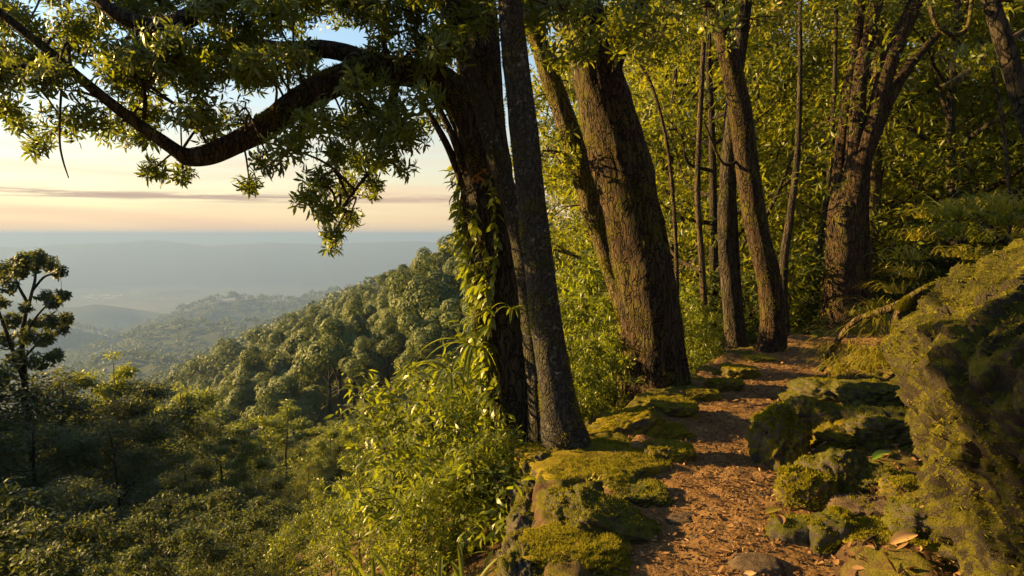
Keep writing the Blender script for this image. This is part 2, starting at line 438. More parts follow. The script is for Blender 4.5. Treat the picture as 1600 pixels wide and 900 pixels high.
# ------------------------------------------------------------------ terrain
PATH = spline([(-3, -30), (-.9, -8), (.05, -1.5), (.55, 1.2), (.98, 3.1), (1.55, 4.7), (2.4, 6.6), (3.6, 8.6), (5.3, 10.2), (8.0, 11.8), (13, 14)], 8)
CONTOUR = np.vstack([PATH, spline([(13, 14), (20, 17), (26, 27), (34, 60), (34, 150), (20, 290), (30, 340), (120, 520), (400, 900), (900, 2000)], 4)[1:]])
def poly_dist(X, Y, poly, vals=None):
    best = np.full(X.shape, 1e18); side = np.zeros(X.shape); val = np.zeros(X.shape)
    for k in range(len(poly) - 1):
        ax, ay = poly[k][:2]; bx, by = poly[k + 1][:2]; dx, dy = bx - ax, by - ay
        t = np.clip(((X - ax) * dx + (Y - ay) * dy) / (dx * dx + dy * dy), 0, 1)
        ex, ey = X - ax - t * dx, Y - ay - t * dy; d = ex * ex + ey * ey
        m = d < best
        best = np.where(m, d, best); side = np.where(m, -(dx * ey - dy * ex), side)
        if vals is not None: val = np.where(m, vals[k] + t * (vals[k + 1] - vals[k]), val)
    return np.sqrt(best), np.sign(side), val
def crest(lst, slope):
    P = [at(px, py, d) for px, py, d in lst]
    return [(p[0], p[1]) for p in P], [p[2] for p in P], slope
CRESTS = [
    crest([(960, 350, 330), (800, 392, 340), (730, 436, 350), (620, 476, 350), (500, 524, 345), (400, 566, 345), (310, 606, 345), (240, 646, 340), (120, 700, 330), (-100, 800, 320)], .50),
    crest([(900, 360, 720), (735, 396, 780), (640, 432, 820), (560, 464, 860), (480, 496, 900), (400, 530, 940), (320, 570, 980), (200, 620, 1000)], .45),
    crest([(520, 492, 2000), (420, 506, 2100), (340, 508, 2150), (272, 508, 2200), (212, 522, 2250), (160, 542, 2300), (108, 558, 2350), (0, 592, 2400)], .34),
    crest([(320, 562, 1300), (260, 568, 1350), (200, 558, 1400), (140, 570, 1450), (60, 592, 1500)], .42),
    crest([(640, 440, 3300), (484, 464, 3450), (420, 471, 3500), (356, 465, 3500), (310, 475, 3550), (260, 497, 3600), (180, 520, 3700)], .30),
    crest([(-200, 466, 4200), (0, 470, 4400), (100, 476, 4500), (150, 475, 4500), (220, 484, 4600), (260, 490, 4600), (400, 505, 4700)], .22),
    crest([(60, 474, 6800), (140, 467, 7000), (220, 455, 7000), (280, 451, 7000), (324, 457, 7000), (420, 472, 7000)], .13),
    crest([(-400, 386, 10000), (-100, 382, 10000), (60, 384, 10200), (150, 378, 10400), (230, 374, 10500), (330, 382, 10500), (420, 377, 10800), (520, 381, 11000), (640, 374, 11000), (760, 379, 11000), (1000, 375, 11000), (1600, 383, 11000)], .14),
    crest([(-200, 516, 2900), (-40, 508, 2900), (60, 504, 2900), (130, 512, 2950), (200, 532, 3000), (270, 552, 3000)], .32),
    crest([(-2000, 378, 38000), (-300, 380, 38000), (60, 381, 38000), (170, 375, 38000), (260, 371, 39000), (350, 376, 39000), (420, 371, 40000), (520, 374, 40000), (640, 372, 40000), (900, 374, 40000), (1600, 372, 40000), (3000, 376, 40000)], .12),
]
EDGE_Y, EDGE_O = [0, 2.5, 3.2, 4.2, 4.7, 6, 7.5, 10, 14], [.70, .72, .82, 1.12, 1.24, 1.12, .85, .75, .7]   # how far the stone edging stands from the path's centre line
def terrain(X, Y, detail=True):
    X = np.asarray(X, float); Y = np.asarray(Y, float)
    d, sd, _ = poly_dist(X, Y, CONTOUR)
    s = d * sd
    u = np.maximum(0, -s - np.interp(Y, EDGE_Y, EDGE_O)); v = np.maximum(0, s - .52)
    left = -.34 * smooth01(u / .22) - .52 * u - .06 * np.maximum(0, u - 50)
    right = .22 * np.minimum(v, 1.4) + .62 * np.minimum(np.maximum(0, v - 1.4), 45) + .25 * np.maximum(0, v - 46)
    h = np.where(s < 0, left, right) - .03
    h = np.minimum(h, 24)
    r = np.hypot(X, Y)
    P3 = np.stack([X, Y, np.zeros_like(X)], -1).reshape(-1, 3)
    if detail:
        amp = np.clip((d - .6) / 2, 0, 1)
        h = h + amp * (.10 * fbm(P3 * .9, 3, 3).reshape(X.shape)) + np.clip((d - 8) / 30, 0, 1) * 1.6 * fbm(P3 * .045, 3, 5).reshape(X.shape)
    far = np.clip((r - 150) / 300, 0, 1)
    nz_ = fbm(P3 * .006, 4, 11).reshape(X.shape)
    for i, (pl, zz, sl) in enumerate(CRESTS):
        dd, _, zc = poly_dist(X, Y, pl, zz)
        g = zc - sl * dd * (1 - .25 * np.exp(-dd / 60.)) + far * nz_ * np.minimum(6 + .06 * dd, 30) * (dd / (dd + 60))
        h = np.maximum(h, g)
    return np.maximum(h, -600 + 3 * fbm(P3 * .001, 2, 2).reshape(X.shape))
def gz(x, y):
    return float(terrain(A([x]), A([y]))[0])

ang = np.concatenate([np.linspace(-52, 52, 331), np.linspace(52, 308, 54)[1:-1]]) * math.pi / 180
rr = .5 * (46000 / .5) ** np.linspace(0, 1, 270)
TH, RR = np.meshgrid(ang, rr)
GX, GY = np.sin(TH) * RR, np.cos(TH) * RR
GZ = terrain(GX, GY)
na, nr = len(ang), len(rr)
i = np.arange(nr - 1)[:, None]; j = np.arange(na)[None]
q = np.stack([i * na + j, i * na + (j + 1) % na, (i + 1) * na + (j + 1) % na, (i + 1) * na + j], -1).reshape(-1, 4)[:, ::-1]
mb = MB()
zone = np.where(GZ < -585, 1.0, .5 * np.clip((RR - 9) / 14, 0, 1))
GV = np.vstack([np.stack([GX, GY, GZ], -1).reshape(-1, 3), [(0, 0, -.03)]])
mb.add(GV, [(k, (k + 1) % na, na * nr) for k in range(na)], q, np.append(zone.ravel(), 0))
tag(mb.build('ground', M['ground']), kind='structure')

# the trodden path: a fine strip, hollowed and rutted
mb = MB()
pc = spline([tuple(p) for p in PATH[6:]], 14)
pt = unit(np.gradient(pc, axis=0)); pn = np.stack([pt[:, 1], -pt[:, 0]], -1)
off = np.linspace(-.85, .80, 46)
XY = pc[:, None] + pn[:, None] * off[None, :, None]
PX = XY.reshape(-1, 2); P3 = np.column_stack([PX, np.zeros(len(PX))])
def path_z(x, y, o):
    p = np.column_stack([x, y, np.zeros_like(x)])
    z = .035 * fbm(p * 2.2, 4, 21) + .016 * fbm(p * 11, 3, 22) + .008 * fbm(p * 40, 2, 23)
    step = .05 * (np.abs(fbm(p * A((.8, 2.6, 1)), 3, 24)) * 2)
    edge = np.clip((np.abs(o) - .45) / .3, 0, 1)
    return z + step * .6 + .015 + .05 * smooth01(edge) - .35 * np.clip((np.abs(o) - .68) / .15, 0, 1) ** 2
oo = np.tile(off, len(pc))
PZ = path_z(PX[:, 0], PX[:, 1], oo)
n1, n2 = len(pc), len(off)
i = np.arange(n1 - 1)[:, None]; j = np.arange(n2 - 1)[None]
q = np.stack([i * n2 + j, i * n2 + j + 1, (i + 1) * n2 + j + 1, (i + 1) * n2 + j], -1).reshape(-1, 4)
mb.add(np.column_stack([PX, PZ]), None, q[:, ::-1])
path_ob = tag(mb.build('path', M['soil']), kind='structure')

# the mossy bank on the right and the verge of the stone edging on the left, both lumpy with soil, roots and moss
def strip_mesh(name, o0, o1, no, zf, mat):
    sel = (pc[:, 1] > 1.2) & (pc[:, 1] < 10.5)
    C, Nn = pc[sel], pn[sel]
    C, Nn = C[::1], Nn[::1]
    of = np.linspace(o0, o1, no); XY = (C[:, None] + Nn[:, None] * of[None, :, None]).reshape(-1, 2)
    z = zf(XY[:, 0], XY[:, 1], np.tile(of, len(C)))
    i = np.arange(len(C) - 1)[:, None]; j = np.arange(no - 1)[None]
    q = np.stack([i * no + j, i * no + j + 1, (i + 1) * no + j + 1, (i + 1) * no + j], -1).reshape(-1, 4)[:, ::-1]
    mb = MB(); mb.add(np.column_stack([XY, z]), None, q)
    ob = tag(mb.build(name, M[mat]), kind='structure')
    return ob, np.column_stack([XY, z]), np.vstack([q[:, [0, 1, 2]], q[:, [0, 2, 3]]])
def bank_z(x, y, o):
    p = np.column_stack([x, y, np.zeros_like(x)]); v = np.maximum(0, o - .52)
    base = .22 * np.minimum(v, 1.4) + .62 * np.maximum(0, v - 1.4)
    lump = .13 * (.55 - np.abs(fbm(p * 1.7, 3, 131)) * 2) + .09 * fbm(p * 3.4, 3, 132) + .05 * (.4 - np.abs(fbm(p * 7, 3, 133))) + .018 * fbm(p * 24, 3, 134)
    return base - .01 + smooth01((o - .42) / .22) * (lump + .04) - .25 * smooth01((.47 - o) / .12)
def verge_z(x, y, o):
    p = np.column_stack([x, y, np.zeros_like(x)])
    lump = .07 * (.45 - np.abs(fbm(p * 2.0, 3, 141)) * 2) + .05 * fbm(p * 4.2, 3, 142) + .03 * (.4 - np.abs(fbm(p * 9, 3, 143))) + .012 * fbm(p * 26, 3, 144)
    edge = -o - np.interp(y, EDGE_Y, EDGE_O) + .04 + .10 * fbm(p * 1.3, 2, 145)
    return .02 + smooth01((-o - .45) / .2) * (lump + .02) - .30 * smooth01((.5 + o) / .12) - .85 * smooth01(edge / .16)
BANK_OB, BV, BT = strip_mesh('bank', .36, 2.6, 84, bank_z, 'bank')
VERGE_OB, VV_, VT = strip_mesh('verge', -1.5, -.40, 60, verge_z, 'bank')

# ------------------------------------------------------------------ tree kinds that are copied
def grow(seed, height, crown_from, spread, n_limbs, trunk_r, lean=.06, sub=4, upsweep=.5):
    """returns limb polylines with radii and twig-tip points"""
    r = np.random.default_rng(seed)
    n = 9
    z = np.linspace(-.6, height * .93, n)
    wob = np.cumsum(r.normal(0, lean * height / n, (n, 2)), 0); wob -= wob[0]
    tr = np.column_stack([wob, z])
    tr = spline(tr, 3)
    trr = trunk_r * (1 - .86 * (np.linspace(0, 1, len(tr)) ** .9))
    limbs = [(tr, trr, 9)]; tips = []
    for k in range(n_limbs):
        f = crown_from + (1 - crown_from) * (k + r.uniform(0, .8)) / n_limbs * .97
        idx = min(len(tr) - 2, int(f * (len(tr) - 1)))
        b = tr[idx]; a = k * 2.4 + r.uniform(-.5, .5)
        ln = spread * height * (1.08 - .75 * ((f - crown_from) / (1 - crown_from)) ** 1.6) * r.uniform(.7, 1.15)
        d = A((math.cos(a), math.sin(a), upsweep * r.uniform(.3, 1.4)))
        p = [b, b + d * ln * .4 + r.normal(0, .05 * ln, 3), b + d * ln * .75 + A((0, 0, .10 * ln)) + r.normal(0, .07 * ln, 3), b + d * ln + A((0, 0, .12 * ln))]
        lp = spline(p, 4); lr = np.linspace(trr[idx] * .5, .012, len(lp))
        limbs.append((lp, lr, 6)); tips.append(lp[-1]); tips.append(lp[-4])
        for m in range(sub):
            j_ = r.integers(4, len(lp) - 1); bb = lp[j_]
            d2 = unit(d + r.normal(0, .75, 3) + A((0, 0, .25))); l2 = ln * r.uniform(.25, .5)
            sp = spline([bb, bb + d2 * l2 * .5 + r.normal(0, .05 * l2, 3), bb + d2 * l2 + A((0, 0, .05 * l2))], 3)
            limbs.append((sp, np.linspace(max(.012, lr[j_] * .5), .006, len(sp)), 4)); tips.append(sp[-1]); tips.append(sp[3])
    tips.append(tr[-1] + A((0, 0, .3)))
    return limbs, A(tips)

def leafy(mb, tips, n_per, clump, leaf, wr, seed, simple=True, droop=.4, flat=.55, t0=.45):
    r = np.random.default_rng(seed + 50)
    n = len(tips) * n_per
    c = np.repeat(tips, n_per, 0); tid = np.repeat(r.normal(t0, .16, len(tips)), n_per)
    off = unit(r.normal(0, 1, (n, 3))) * (r.uniform(0, 1, (n, 1)) ** .45) * clump * A((1, 1, flat)) * np.repeat(r.uniform(.6, 1.25, (len(tips), 1)), n_per, 0)
    D = unit(off * A((1, 1, .6)) + r.normal(0, .35 * clump, (n, 3)) + A((0, 0, -.05 * clump)))
    L = leaf * r.uniform(.6, 1.25, n)
    leaves(mb, c + off, D, L, L * wr, droop * r.uniform(.2, 1.5, n), np.clip(tid + r.normal(0, .13, n), 0, 1), simple=simple, roll=1.1)

PROTO = {}
def proto(name, seed, height, crown_from, spread, n_limbs, trunk_r, n_per, clump, leaf, wr, leafm, barkm, sub=4, simple=True, lean=.06, flat=.55, upsweep=.5):
    limbs, tips = grow(seed, height, crown_from, spread, n_limbs, trunk_r, lean, sub, upsweep)
    t = MB(); c = MB()
    for p, r_, s in limbs: tube(t, p, r_, s, seed=seed)
    leafy(c, tips, n_per, clump, leaf, wr, seed, simple, flat=flat)
    PROTO[name] = (t.mesh('trunk', M[barkm]), c.mesh('crown', M[leafm]), height)
# woodland trees beside the path, slope trees in the shade, young trees, shrubs
for k in range(4):
    proto(f'wood{k}', 10 + k, 13, .10, .24, 30, .15, 52, .66, .17, .34, 'leaf_wood', 'bark_dark', 4)
for k in range(3):
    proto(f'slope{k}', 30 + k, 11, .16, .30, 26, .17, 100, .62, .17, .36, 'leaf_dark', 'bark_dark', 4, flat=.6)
for k in range(2):
    proto(f'tier{k}', 40 + k, 11, .30, .23, 20, .12, 95, .50, .19, .34, 'leaf_lush', 'bark_twig', 4, flat=.30, upsweep=.25)
for k in range(3):
    proto(f'bush{k}', 50 + k, 3.4, .06, .34, 22, .035, 21, .27, .16, .27, 'leaf_lush', 'bark_twig', 3, simple=False, lean=.10)
for k in range(3):
    proto(f'cane{k}', 55 + k, 3.0, .10, .26, 20, .025, 12, .22, .20, .17, 'leaf_lush', 'bark_twig', 3, simple=False, lean=.10, flat=.9, upsweep=.9)
for k in range(2):
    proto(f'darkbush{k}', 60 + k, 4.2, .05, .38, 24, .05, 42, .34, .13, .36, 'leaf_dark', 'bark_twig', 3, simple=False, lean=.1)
proto('open', 71, 15, .42, .30, 15, .20, 60, .55, .22, .33, 'leaf_wood', 'bark_dark', 5, flat=.30, upsweep=.7, lean=.05)

def plant(kind, name, loc, height, label, cat, group=None, rz=None, wide=1.0):
    t, c, h0 = PROTO[kind]
    s = height / h0
    o = empty(name, loc, random.uniform(0, 6.28) if rz is None else rz, (s * wide, s * wide, s))
    tag(o, label, cat, group)
    link('trunk' if cat == 'tree' else 'stem', t, o); link('crown' if cat == 'tree' else 'foliage', c, o)
    return o
def plant_top(kind, name, px, py, d, label, cat, group=None, wide=1.0, minh=1.0):
    """a plant whose top reaches photo pixel px,py at depth d and which stands on the terrain there"""
    p = at(px, py, d); g = gz(p[0], p[1])
    return plant(kind, name, (p[0], p[1], g), max(minh, p[2] - g), label, cat, group, wide=wide)

# ------------------------------------------------------------------ the wooded spur across the valley
def ridge_crown(seed, R, Hc, n_blob, n_quad, low=False, size=.044):
    """a broad crown of many rounded leaf clumps; returns MB content arrays"""
    r = np.random.default_rng(seed)
    a = r.uniform(0, 6.28, n_blob); rr_ = np.sqrt(r.uniform(0, 1, n_blob)) * R * .80
    C = np.column_stack([np.cos(a) * rr_, np.sin(a) * rr_, Hc * (1 - (rr_ / R) ** 2 * .55) + r.normal(0, .10 * Hc, n_blob)])
    br = R * r.uniform(.22, .40, n_blob)
    k = r.integers(0, n_blob, n_quad)
    d = unit(r.normal(0, 1, (n_quad, 3)) + A((0, 0, .25)))
    P = C[k] + d * br[k][:, None] * r.uniform(.75, 1.06, (n_quad, 1)) * A((1, 1, .8))
    # small leaf-clump faces lying roughly on the clump's surface
    s = (R * (size if not low else .25)) * r.uniform(.6, 1.3, n_quad)[:, None]
    nn = unit(d + r.normal(0, .17, (n_quad, 3)))
    t1 = unit(np.cross(nn, r.normal(0, 1, (n_quad, 3)))); t2 = np.cross(nn, t1)
    V = np.stack([P - t1 * s, P - t2 * s * .7 - nn * s * .25, P + t1 * s * .9, P + t2 * s * .8 - nn * s * .25], 1)
    tint = np.clip(r.normal(.45, .12, n_blob)[k] + r.normal(0, .08, n_quad), 0, .92)
    return V.reshape(-1, 3), np.arange(n_quad * 4).reshape(-1, 4), np.repeat(tint, 4)
RIDGE = []
for k in range(6):
    mb = MB(); R = 4.2 + .5 * (k % 3); Hc = 8.5 + 1.3 * (k % 2)
    v, q, t = ridge_crown(100 + k, R, Hc, 17 + k, 7000)
    mb.add(v, None, q, t)
    c_me = mb.mesh('ridge_tree', M['leaf_ridge'], smooth=False)
    c_me.materials.append(M['bark_dark'])
    tb = MB(); tube(tb, [(0, 0, -1.5), (.1, .1, 3), (.2, 0, 6.5)], [.32, .25, .1], 6)
    for s in range(4):
        a_ = s * 1.6; tube(tb, [(.1, .1, 3.5 + s * .5), (math.cos(a_) * 1.4, math.sin(a_) * 1.4, 6), (math.cos(a_) * 2.2, math.sin(a_) * 2.2, 7.5)], [.14, .09, .04], 5)
    RIDGE.append((tb.mesh('trunk', M['bark_dark']), c_me))
pr = np.random.default_rng(5)
cand = []
for gx in np.arange(-260, 60, 9.4):
    for gy in np.arange(70, 430, 9.4):
        x, y = gx + pr.uniform(-2.8, 2.8), gy + pr.uniform(-2.8, 2.8)
        if -.62 * y < x < .04 * y: cand.append((x, y))
cand = A(cand); cz = terrain(cand[:, 0], cand[:, 1])
# keep the ones the spot beside the path can look at: nothing of the terrain's canopy in front hides them
seen = np.ones(len(cand), bool)
ts = np.linspace(.15, .97, 40)
top = cz + 8
sx = cand[:, 0:1] * ts; sy = cand[:, 1:2] * ts
hz = terrain(sx.ravel(), sy.ravel(), False).reshape(sx.shape) + 4.5
line = CAM_Z + (top[:, None] - CAM_Z) * ts
seen = (hz < line + .5).all(1)
near_first = np.argsort(cand[:, 1] + 400 * ~seen)
RIDGE_GROUP = 'rounded trees on the wooded spur across the valley'
used = 0
rest = []
for idx in near_first:
    x, y = cand[idx]; z = cz[idx]; s = pr.uniform(1.05, 1.85)
    if not seen[idx]:
        continue
    if used < 290:
        tm, cm = RIDGE[pr.integers(0, 6)]
        o = link('ridge_tree', cm, None, (x, y, z)); o.rotation_euler = (0, 0, pr.uniform(0, 6.28)); o.scale = (s, s, s * pr.uniform(.9, 1.25))
        pxr = 800 + FPX * x / y
        tag(o, 'round-crowned olive tree on the wooded spur, ' + ('lower flank' if y < 170 else 'middle flank' if y < 250 else 'near the crest') + (', left end' if pxr < 400 else ', left of the middle' if pxr < 500 else ', middle' if pxr < 580 else ', right of the middle' if pxr < 660 else ', close to the vine-covered trunk'), 'tree', RIDGE_GROUP)
        tk = link('trunk', tm, o)
        used += 1
    else:
        rest.append((x, y, z, s))
mb = MB()
LOW = [ridge_crown(200 + k, 4.6, 9, 16, 800, size=.078) for k in range(5)]
LOWFAR = [ridge_crown(210 + k, 5.5, 9, 10, 52, True) for k in range(4)]
def put(lib, x, y, z, s):
    v, q, t = lib[pr.integers(0, len(lib))]
    a = pr.uniform(0, 6.28); c_, s_ = math.cos(a), math.sin(a)
    w = np.column_stack([v[:, 0] * c_ - v[:, 1] * s_, v[:, 0] * s_ + v[:, 1] * c_, v[:, 2]]) * s + A((x, y, z))
    mb.add(w, None, q, np.clip(t + pr.normal(0, .10), 0, .92))
for (x, y, z, s) in rest[:1100]: put(LOW, x, y, z - .5, s)
# the ridges beyond, out to two kilometres
n_far = 0
for tries in range(40000):
    y = pr.uniform(430, 3600) if pr.uniform() < .6 else pr.uniform(430, 1100)
    x = y * pr.uniform(-.74, -.06)
    z = gz(x, y) if False else None
    rest.append((x, y)); n_far += 1
    if n_far > 12000: break
fx = A([p[:2] for p in rest[-n_far:]]); fz = terrain(fx[:, 0], fx[:, 1])
ts = np.linspace(.1, .98, 50)
hz = terrain((fx[:, 0:1] * ts).ravel(), (fx[:, 1:2] * ts).ravel(), False).reshape(len(fx), -1)
vis = (hz < CAM_Z + (fz[:, None] + 10 - CAM_Z) * ts + 2).all(1)
n_put = 0
for (x, y), z, v_ in zip(fx, fz, vis):
    if v_ and z > -560 and n_put < 2900:
        put(LOWFAR, x, y, z - 2, pr.uniform(.8, 1.4) * (1 + y / 1800)); n_put += 1
tag(mb.build('distant_forest', M['leaf_ridge'], smooth=False), 'hazy mass of treetops on the farther ridges above the plain', 'forest', kind='stuff')

# ------------------------------------------------------------------ trees and bushes on the slope below the path
SLOPE = [  # kind, name, px, py of the top, depth, width factor, label
    ('tier0', 'young_tree', 172, 536, 40, .80, 'pointed young tree rising above the dark canopy right of the flat-topped tree'),
    ('slope0', 'slope_tree', 105, 575, 36, 1.2, 'dense tree at the foot of the flat-topped tree, sunlit along its top'),
    ('slope1', 'slope_tree', 235, 590, 38, 1.2, 'broad dark tree just right of the pointed young tree'),
    ('tier1', 'young_tree', 286, 590, 52, .9, 'small golden tree standing before the shaded valley bottom'),
    ('slope2', 'slope_tree', 340, 640, 44, 1.1, 'brownish green tree right of the small golden tree'),
    ('tier0', 'young_tree', 442, 615, 58, 1.15, 'round layered green tree with a visible straight trunk below the spur'),
    ('slope1', 'slope_tree', 30, 650, 24, 1.3, 'dark leafy tree low at the left edge'),
    ('slope0', 'slope_tree', 180, 640, 25, 1.3, 'big dark tree with a sunlit shoulder in the lower left'),
    ('slope2', 'slope_tree', 290, 720, 21, 1.25, 'domed dark green tree in the middle of the shaded lower left'),
    ('tier1', 'young_tree', 375, 655, 36, 1.0, 'slim tree with loose branches right of the domed dark tree'),
    ('tier1', 'young_tree', 520, 660, 40, 1.0, 'small layered tree below the spur, left of the sunlit bushes'),
    ('slope1', 'slope_tree', 85, 745, 15, 1.4, 'dark tree in the bottom left corner region, in full shade'),
    ('slope0', 'slope_tree', 410, 745, 22, 1.2, 'dark green tree between the domed tree and the tall saplings'),
    ('tier0', 'young_tree', 585, 605, 44, 1.1, 'sunlit layered tree under the wooded spur'),
    ('tier1', 'young_tree', 640, 575, 34, 1.1, 'golden green tree left of the vine-covered trunk'),
    ('wood1', 'slope_tree', 560, 690, 24, 1.0, 'leafy olive tree behind the thin saplings'),
    ('wood2', 'slope_tree', 480, 720, 28, 1.0, 'olive green tree left of the thin saplings'),
    ('wood3', 'slope_tree', 660, 600, 22, 1.0, 'bright leafy tree below the strap-leaved plants'),
]
for kind, nm, px, py, d, wd, lab in SLOPE:
    plant_top(kind, nm, px, py, d, lab, 'tree', 'trees on the slope below the path', wd, 3)
# unseen trees added past the left edge to keep the lower left in shade
for x, y, ht in ((-30, 24, 17), (-36, 31, 19), (-25, 17, 13), (-20, 11, 10), (-33, 16, 15), (-34, 25, 19), (-40, 33, 21), (-28, 20, 15), (-23, 14, 12), (-18, 13, 10), (-33, 34, 19), (-27, 27, 16)):
    plant(random.choice(('slope0', 'slope1', 'slope2')), 'slope_tree', (x, y, gz(x, y)), ht * 1.2, 'unseen leafy tree added past the left edge to shade the slope', 'tree', 'unseen shading trees past the left edge', wide=1.3)
fr = np.random.default_rng(12)
for k in range(46):                                                       # fill between them
    px = fr.uniform(-30, 640); d = fr.uniform(26, 95)
    lim = np.interp(px, [0, 120, 230, 300, 420, 520, 640], [640, 610, 640, 680, 690, 690, 640])
    py = lim + fr.uniform(10, 60) * 30 / d + (95 - d) * .6
    plant_top(fr.choice(['slope0', 'slope1', 'slope2', 'wood0', 'tier0']), 'slope_tree', px, py, d, 'leafy tree in the crowded ' + ('near' if d < 45 else 'middle' if d < 70 else 'far') + ' canopy on the slope, ' + ('below the flat-topped tree' if px < 150 else 'in the lower left' if px < 330 else 'below the valley bottom' if px < 480 else 'left of the sunlit shrubs'), 'tree', 'crowded canopy on the slope below', fr.uniform(.9, 1.3), 4)
for k in range(34):                                                       # and on the hollow between this slope and the spur
    px = fr.uniform(430, 745); d = fr.uniform(42, 125); py = np.interp(px, [430, 560, 660, 745], [690, 640, 600, 570]) + (60 - d) * .35 + fr.uniform(0, 40)
    plant_top(fr.choice(['tier0', 'tier1', 'wood0', 'wood2', 'slope1']), 'slope_tree', px, py, d, 'golden green tree in the hollow below the wooded spur', 'tree', 'trees in the hollow below the spur', fr.uniform(1.0, 1.5), 6)
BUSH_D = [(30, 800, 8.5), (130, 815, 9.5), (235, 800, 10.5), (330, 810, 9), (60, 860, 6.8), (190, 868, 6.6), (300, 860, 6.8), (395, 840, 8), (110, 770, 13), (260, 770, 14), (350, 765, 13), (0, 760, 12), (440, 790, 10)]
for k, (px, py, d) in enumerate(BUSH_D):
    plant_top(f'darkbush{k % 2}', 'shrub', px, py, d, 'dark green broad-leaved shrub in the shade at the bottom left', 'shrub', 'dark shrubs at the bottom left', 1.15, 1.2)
BUSH_L = [(470, 800, 9), (540, 750, 9.5), (600, 715, 9.5), (655, 680, 9), (705, 630, 8.5), (745, 610, 8.6), (705, 610, 10), (660, 650, 11.5), (610, 670, 14), (560, 700, 15), (500, 750, 15),
          (520, 860, 6), (610, 830, 6), (680, 790, 5.8), (735, 740, 5.6), (775, 700, 6.4), (640, 745, 7), (795, 800, 4.9), (745, 850, 4.8), (735, 525, 7.2), (695, 565, 7.4), (765, 490, 7.6), (680, 625, 6.6), (720, 600, 6.4), (640, 660, 7.2), (570, 885, 5.2), (690, 880, 4.6), (440, 870, 7), (640, 895, 4.4)]
for k, (px, py, d) in enumerate(BUSH_L):
    low = py > 715
    plant_top(f'bush{k % 3}' if d > 7.7 else f'cane{k % 3}', 'shrub', px, py, d, 'leafy green shrub low beside the stone edging' if low else 'sunlit yellow-green shrub left of the vine-covered trunk', 'shrub',
              'shrubs below the stone edging' if low else 'sunlit shrubs left of the vine-covered trunk', 1.0, .75)
BUSH_R = [(890, 440, 8.2), (930, 400, 9.2), (870, 500, 7.2), (925, 520, 7.4), (960, 590, 7.0), (905, 600, 6.6), (1090, 520, 9.6), (1075, 450, 10.5), (1110, 480, 10.6), (1085, 580, 8.6), (880, 430, 10.5), (1030, 420, 11.5), (915, 400, 12)]
for k, (px, py, d) in enumerate(BUSH_R):
    right = px > 1000
    plant_top(f'bush{k % 3}', 'shrub', px, py, d, 'leafy shrub right of the big leaning trunk beside the path' if right else 'bright leafy shrub between the pale trunk and the big leaning trunk', 'shrub',
              'shrubs right of the big leaning trunk' if right else 'shrubs between the two front trunks', .72, 1.2)

# thin saplings standing before the bushes
def sapling(px0, py0, px1, py1, d, label):
    d -= .35; b = at(px0, py0, d); tp = at(px1, py1, d + .3); g = gz(b[0], b[1])
    root = empty('sapling', (b[0], b[1], g)); tag(root, label, 'sapling', 'thin saplings below the path')
    L = tp - A((b[0], b[1], g))
    pts = spline([(0, 0, -.1), L * .35 + fr.normal(0, .03, 3), L * .7 + fr.normal(0, .05, 3), L], 8)
    t = MB(); tube(t, pts, np.linspace(.014, .004, len(pts)), 6)
    c = MB(); tw = []
    for k in range(26):
        p = pts[fr.integers(8, len(pts))]; a = fr.uniform(0, 6.28); ln = fr.uniform(.12, .42)
        e = p + A((math.cos(a) * ln, math.sin(a) * ln, fr.uniform(-.05, .15)))
        tube(t, [p, (p + e) / 2 + A((0, 0, .03)), e], [.004, .003, .002], 4); tw += [e, (p + e) / 2]
    tw = A(tw); n = 9; P = np.repeat(tw, n, 0) + fr.normal(0, .045, (len(tw) * n, 3))
    leaves(c, P, unit(fr.normal(0, 1, P.shape) * A((1, 1, .5)) + A((0, 0, -.2))), fr.uniform(.06, .13, len(P)), fr.uniform(.016, .03, len(P)), .5, np.clip(fr.normal(.5, .18, len(P)), 0, 1))
    t.build('stem', M['bark_dark'], root); c.build('foliage', M['leaf_lush'], root)
for k, a in enumerate([(655, 900, 570, 640, 5.6), (690, 900, 605, 600, 5.9), (710, 900, 668, 590, 5.4), (748, 890, 715, 690, 5.0), (775, 890, 735, 720, 4.9), (640, 900, 620, 760, 5.0), (790, 880, 770, 740, 4.6)]):
    sapling(*a, ['thin leaning sapling, leftmost of the row below the stone edging', 'tall thin sapling, second from the left in the row below the edging', 'upright thin sapling in the middle of the row below the edging',
                 'short sapling beside the foot of the vine-covered trunk', 'slender sapling closest to the pale trunk base but one', 'small sapling between the taller leaning ones', 'small sapling right beside the largest flat stone'][k])

# ------------------------------------------------------------------ woodland beyond the path, right half
wr_ = np.random.default_rng(31)
spots = []
for tries in range(4000):
    px = wr_.uniform(835, 1720); d = wr_.uniform(11.5, 44)
    x = (px - 800) / FPX * d
    dd, sd, _ = poly_dist(A([x]), A([d]), PATH)
    if dd[0] < 1.3: continue
    if (x - 3.3) / d * FPX + 800 < 815: continue
    if 1150 < px < 1500 and d < 15.5: continue
    if all((x - a) ** 2 + (d - b) ** 2 > (1.3 + .055 * d) ** 2 for a, b in spots): spots.append((x, d))
    if len(spots) >= 50: break
def wood_label(x, y):
    px = 800 + FPX * x / y
    where = 'behind the massive leaning tree' if px < 1080 else 'between the massive leaning tree and the curved tree' if px < 1200 else 'between the curved and the many-stemmed tree' if px < 1310 else 'right of the many-stemmed tree' if px < 1450 else 'above the bank at the far right'
    return ('front woodland tree ' if y < 21 else 'mid-depth woodland tree ' if y < 32 else 'woodland tree deep in the wood, ') + where
for k, (x, y) in enumerate(spots):
    z = gz(x, y); ht = wr_.uniform(9, 17) + max(0, -z) * .8
    plant(f'wood{wr_.integers(0, 4)}', 'woodland_tree', (x, y, z), ht, wood_label(x, y), 'tree', 'dense woodland beyond the path', wide=wr_.uniform(.75, 1.0))
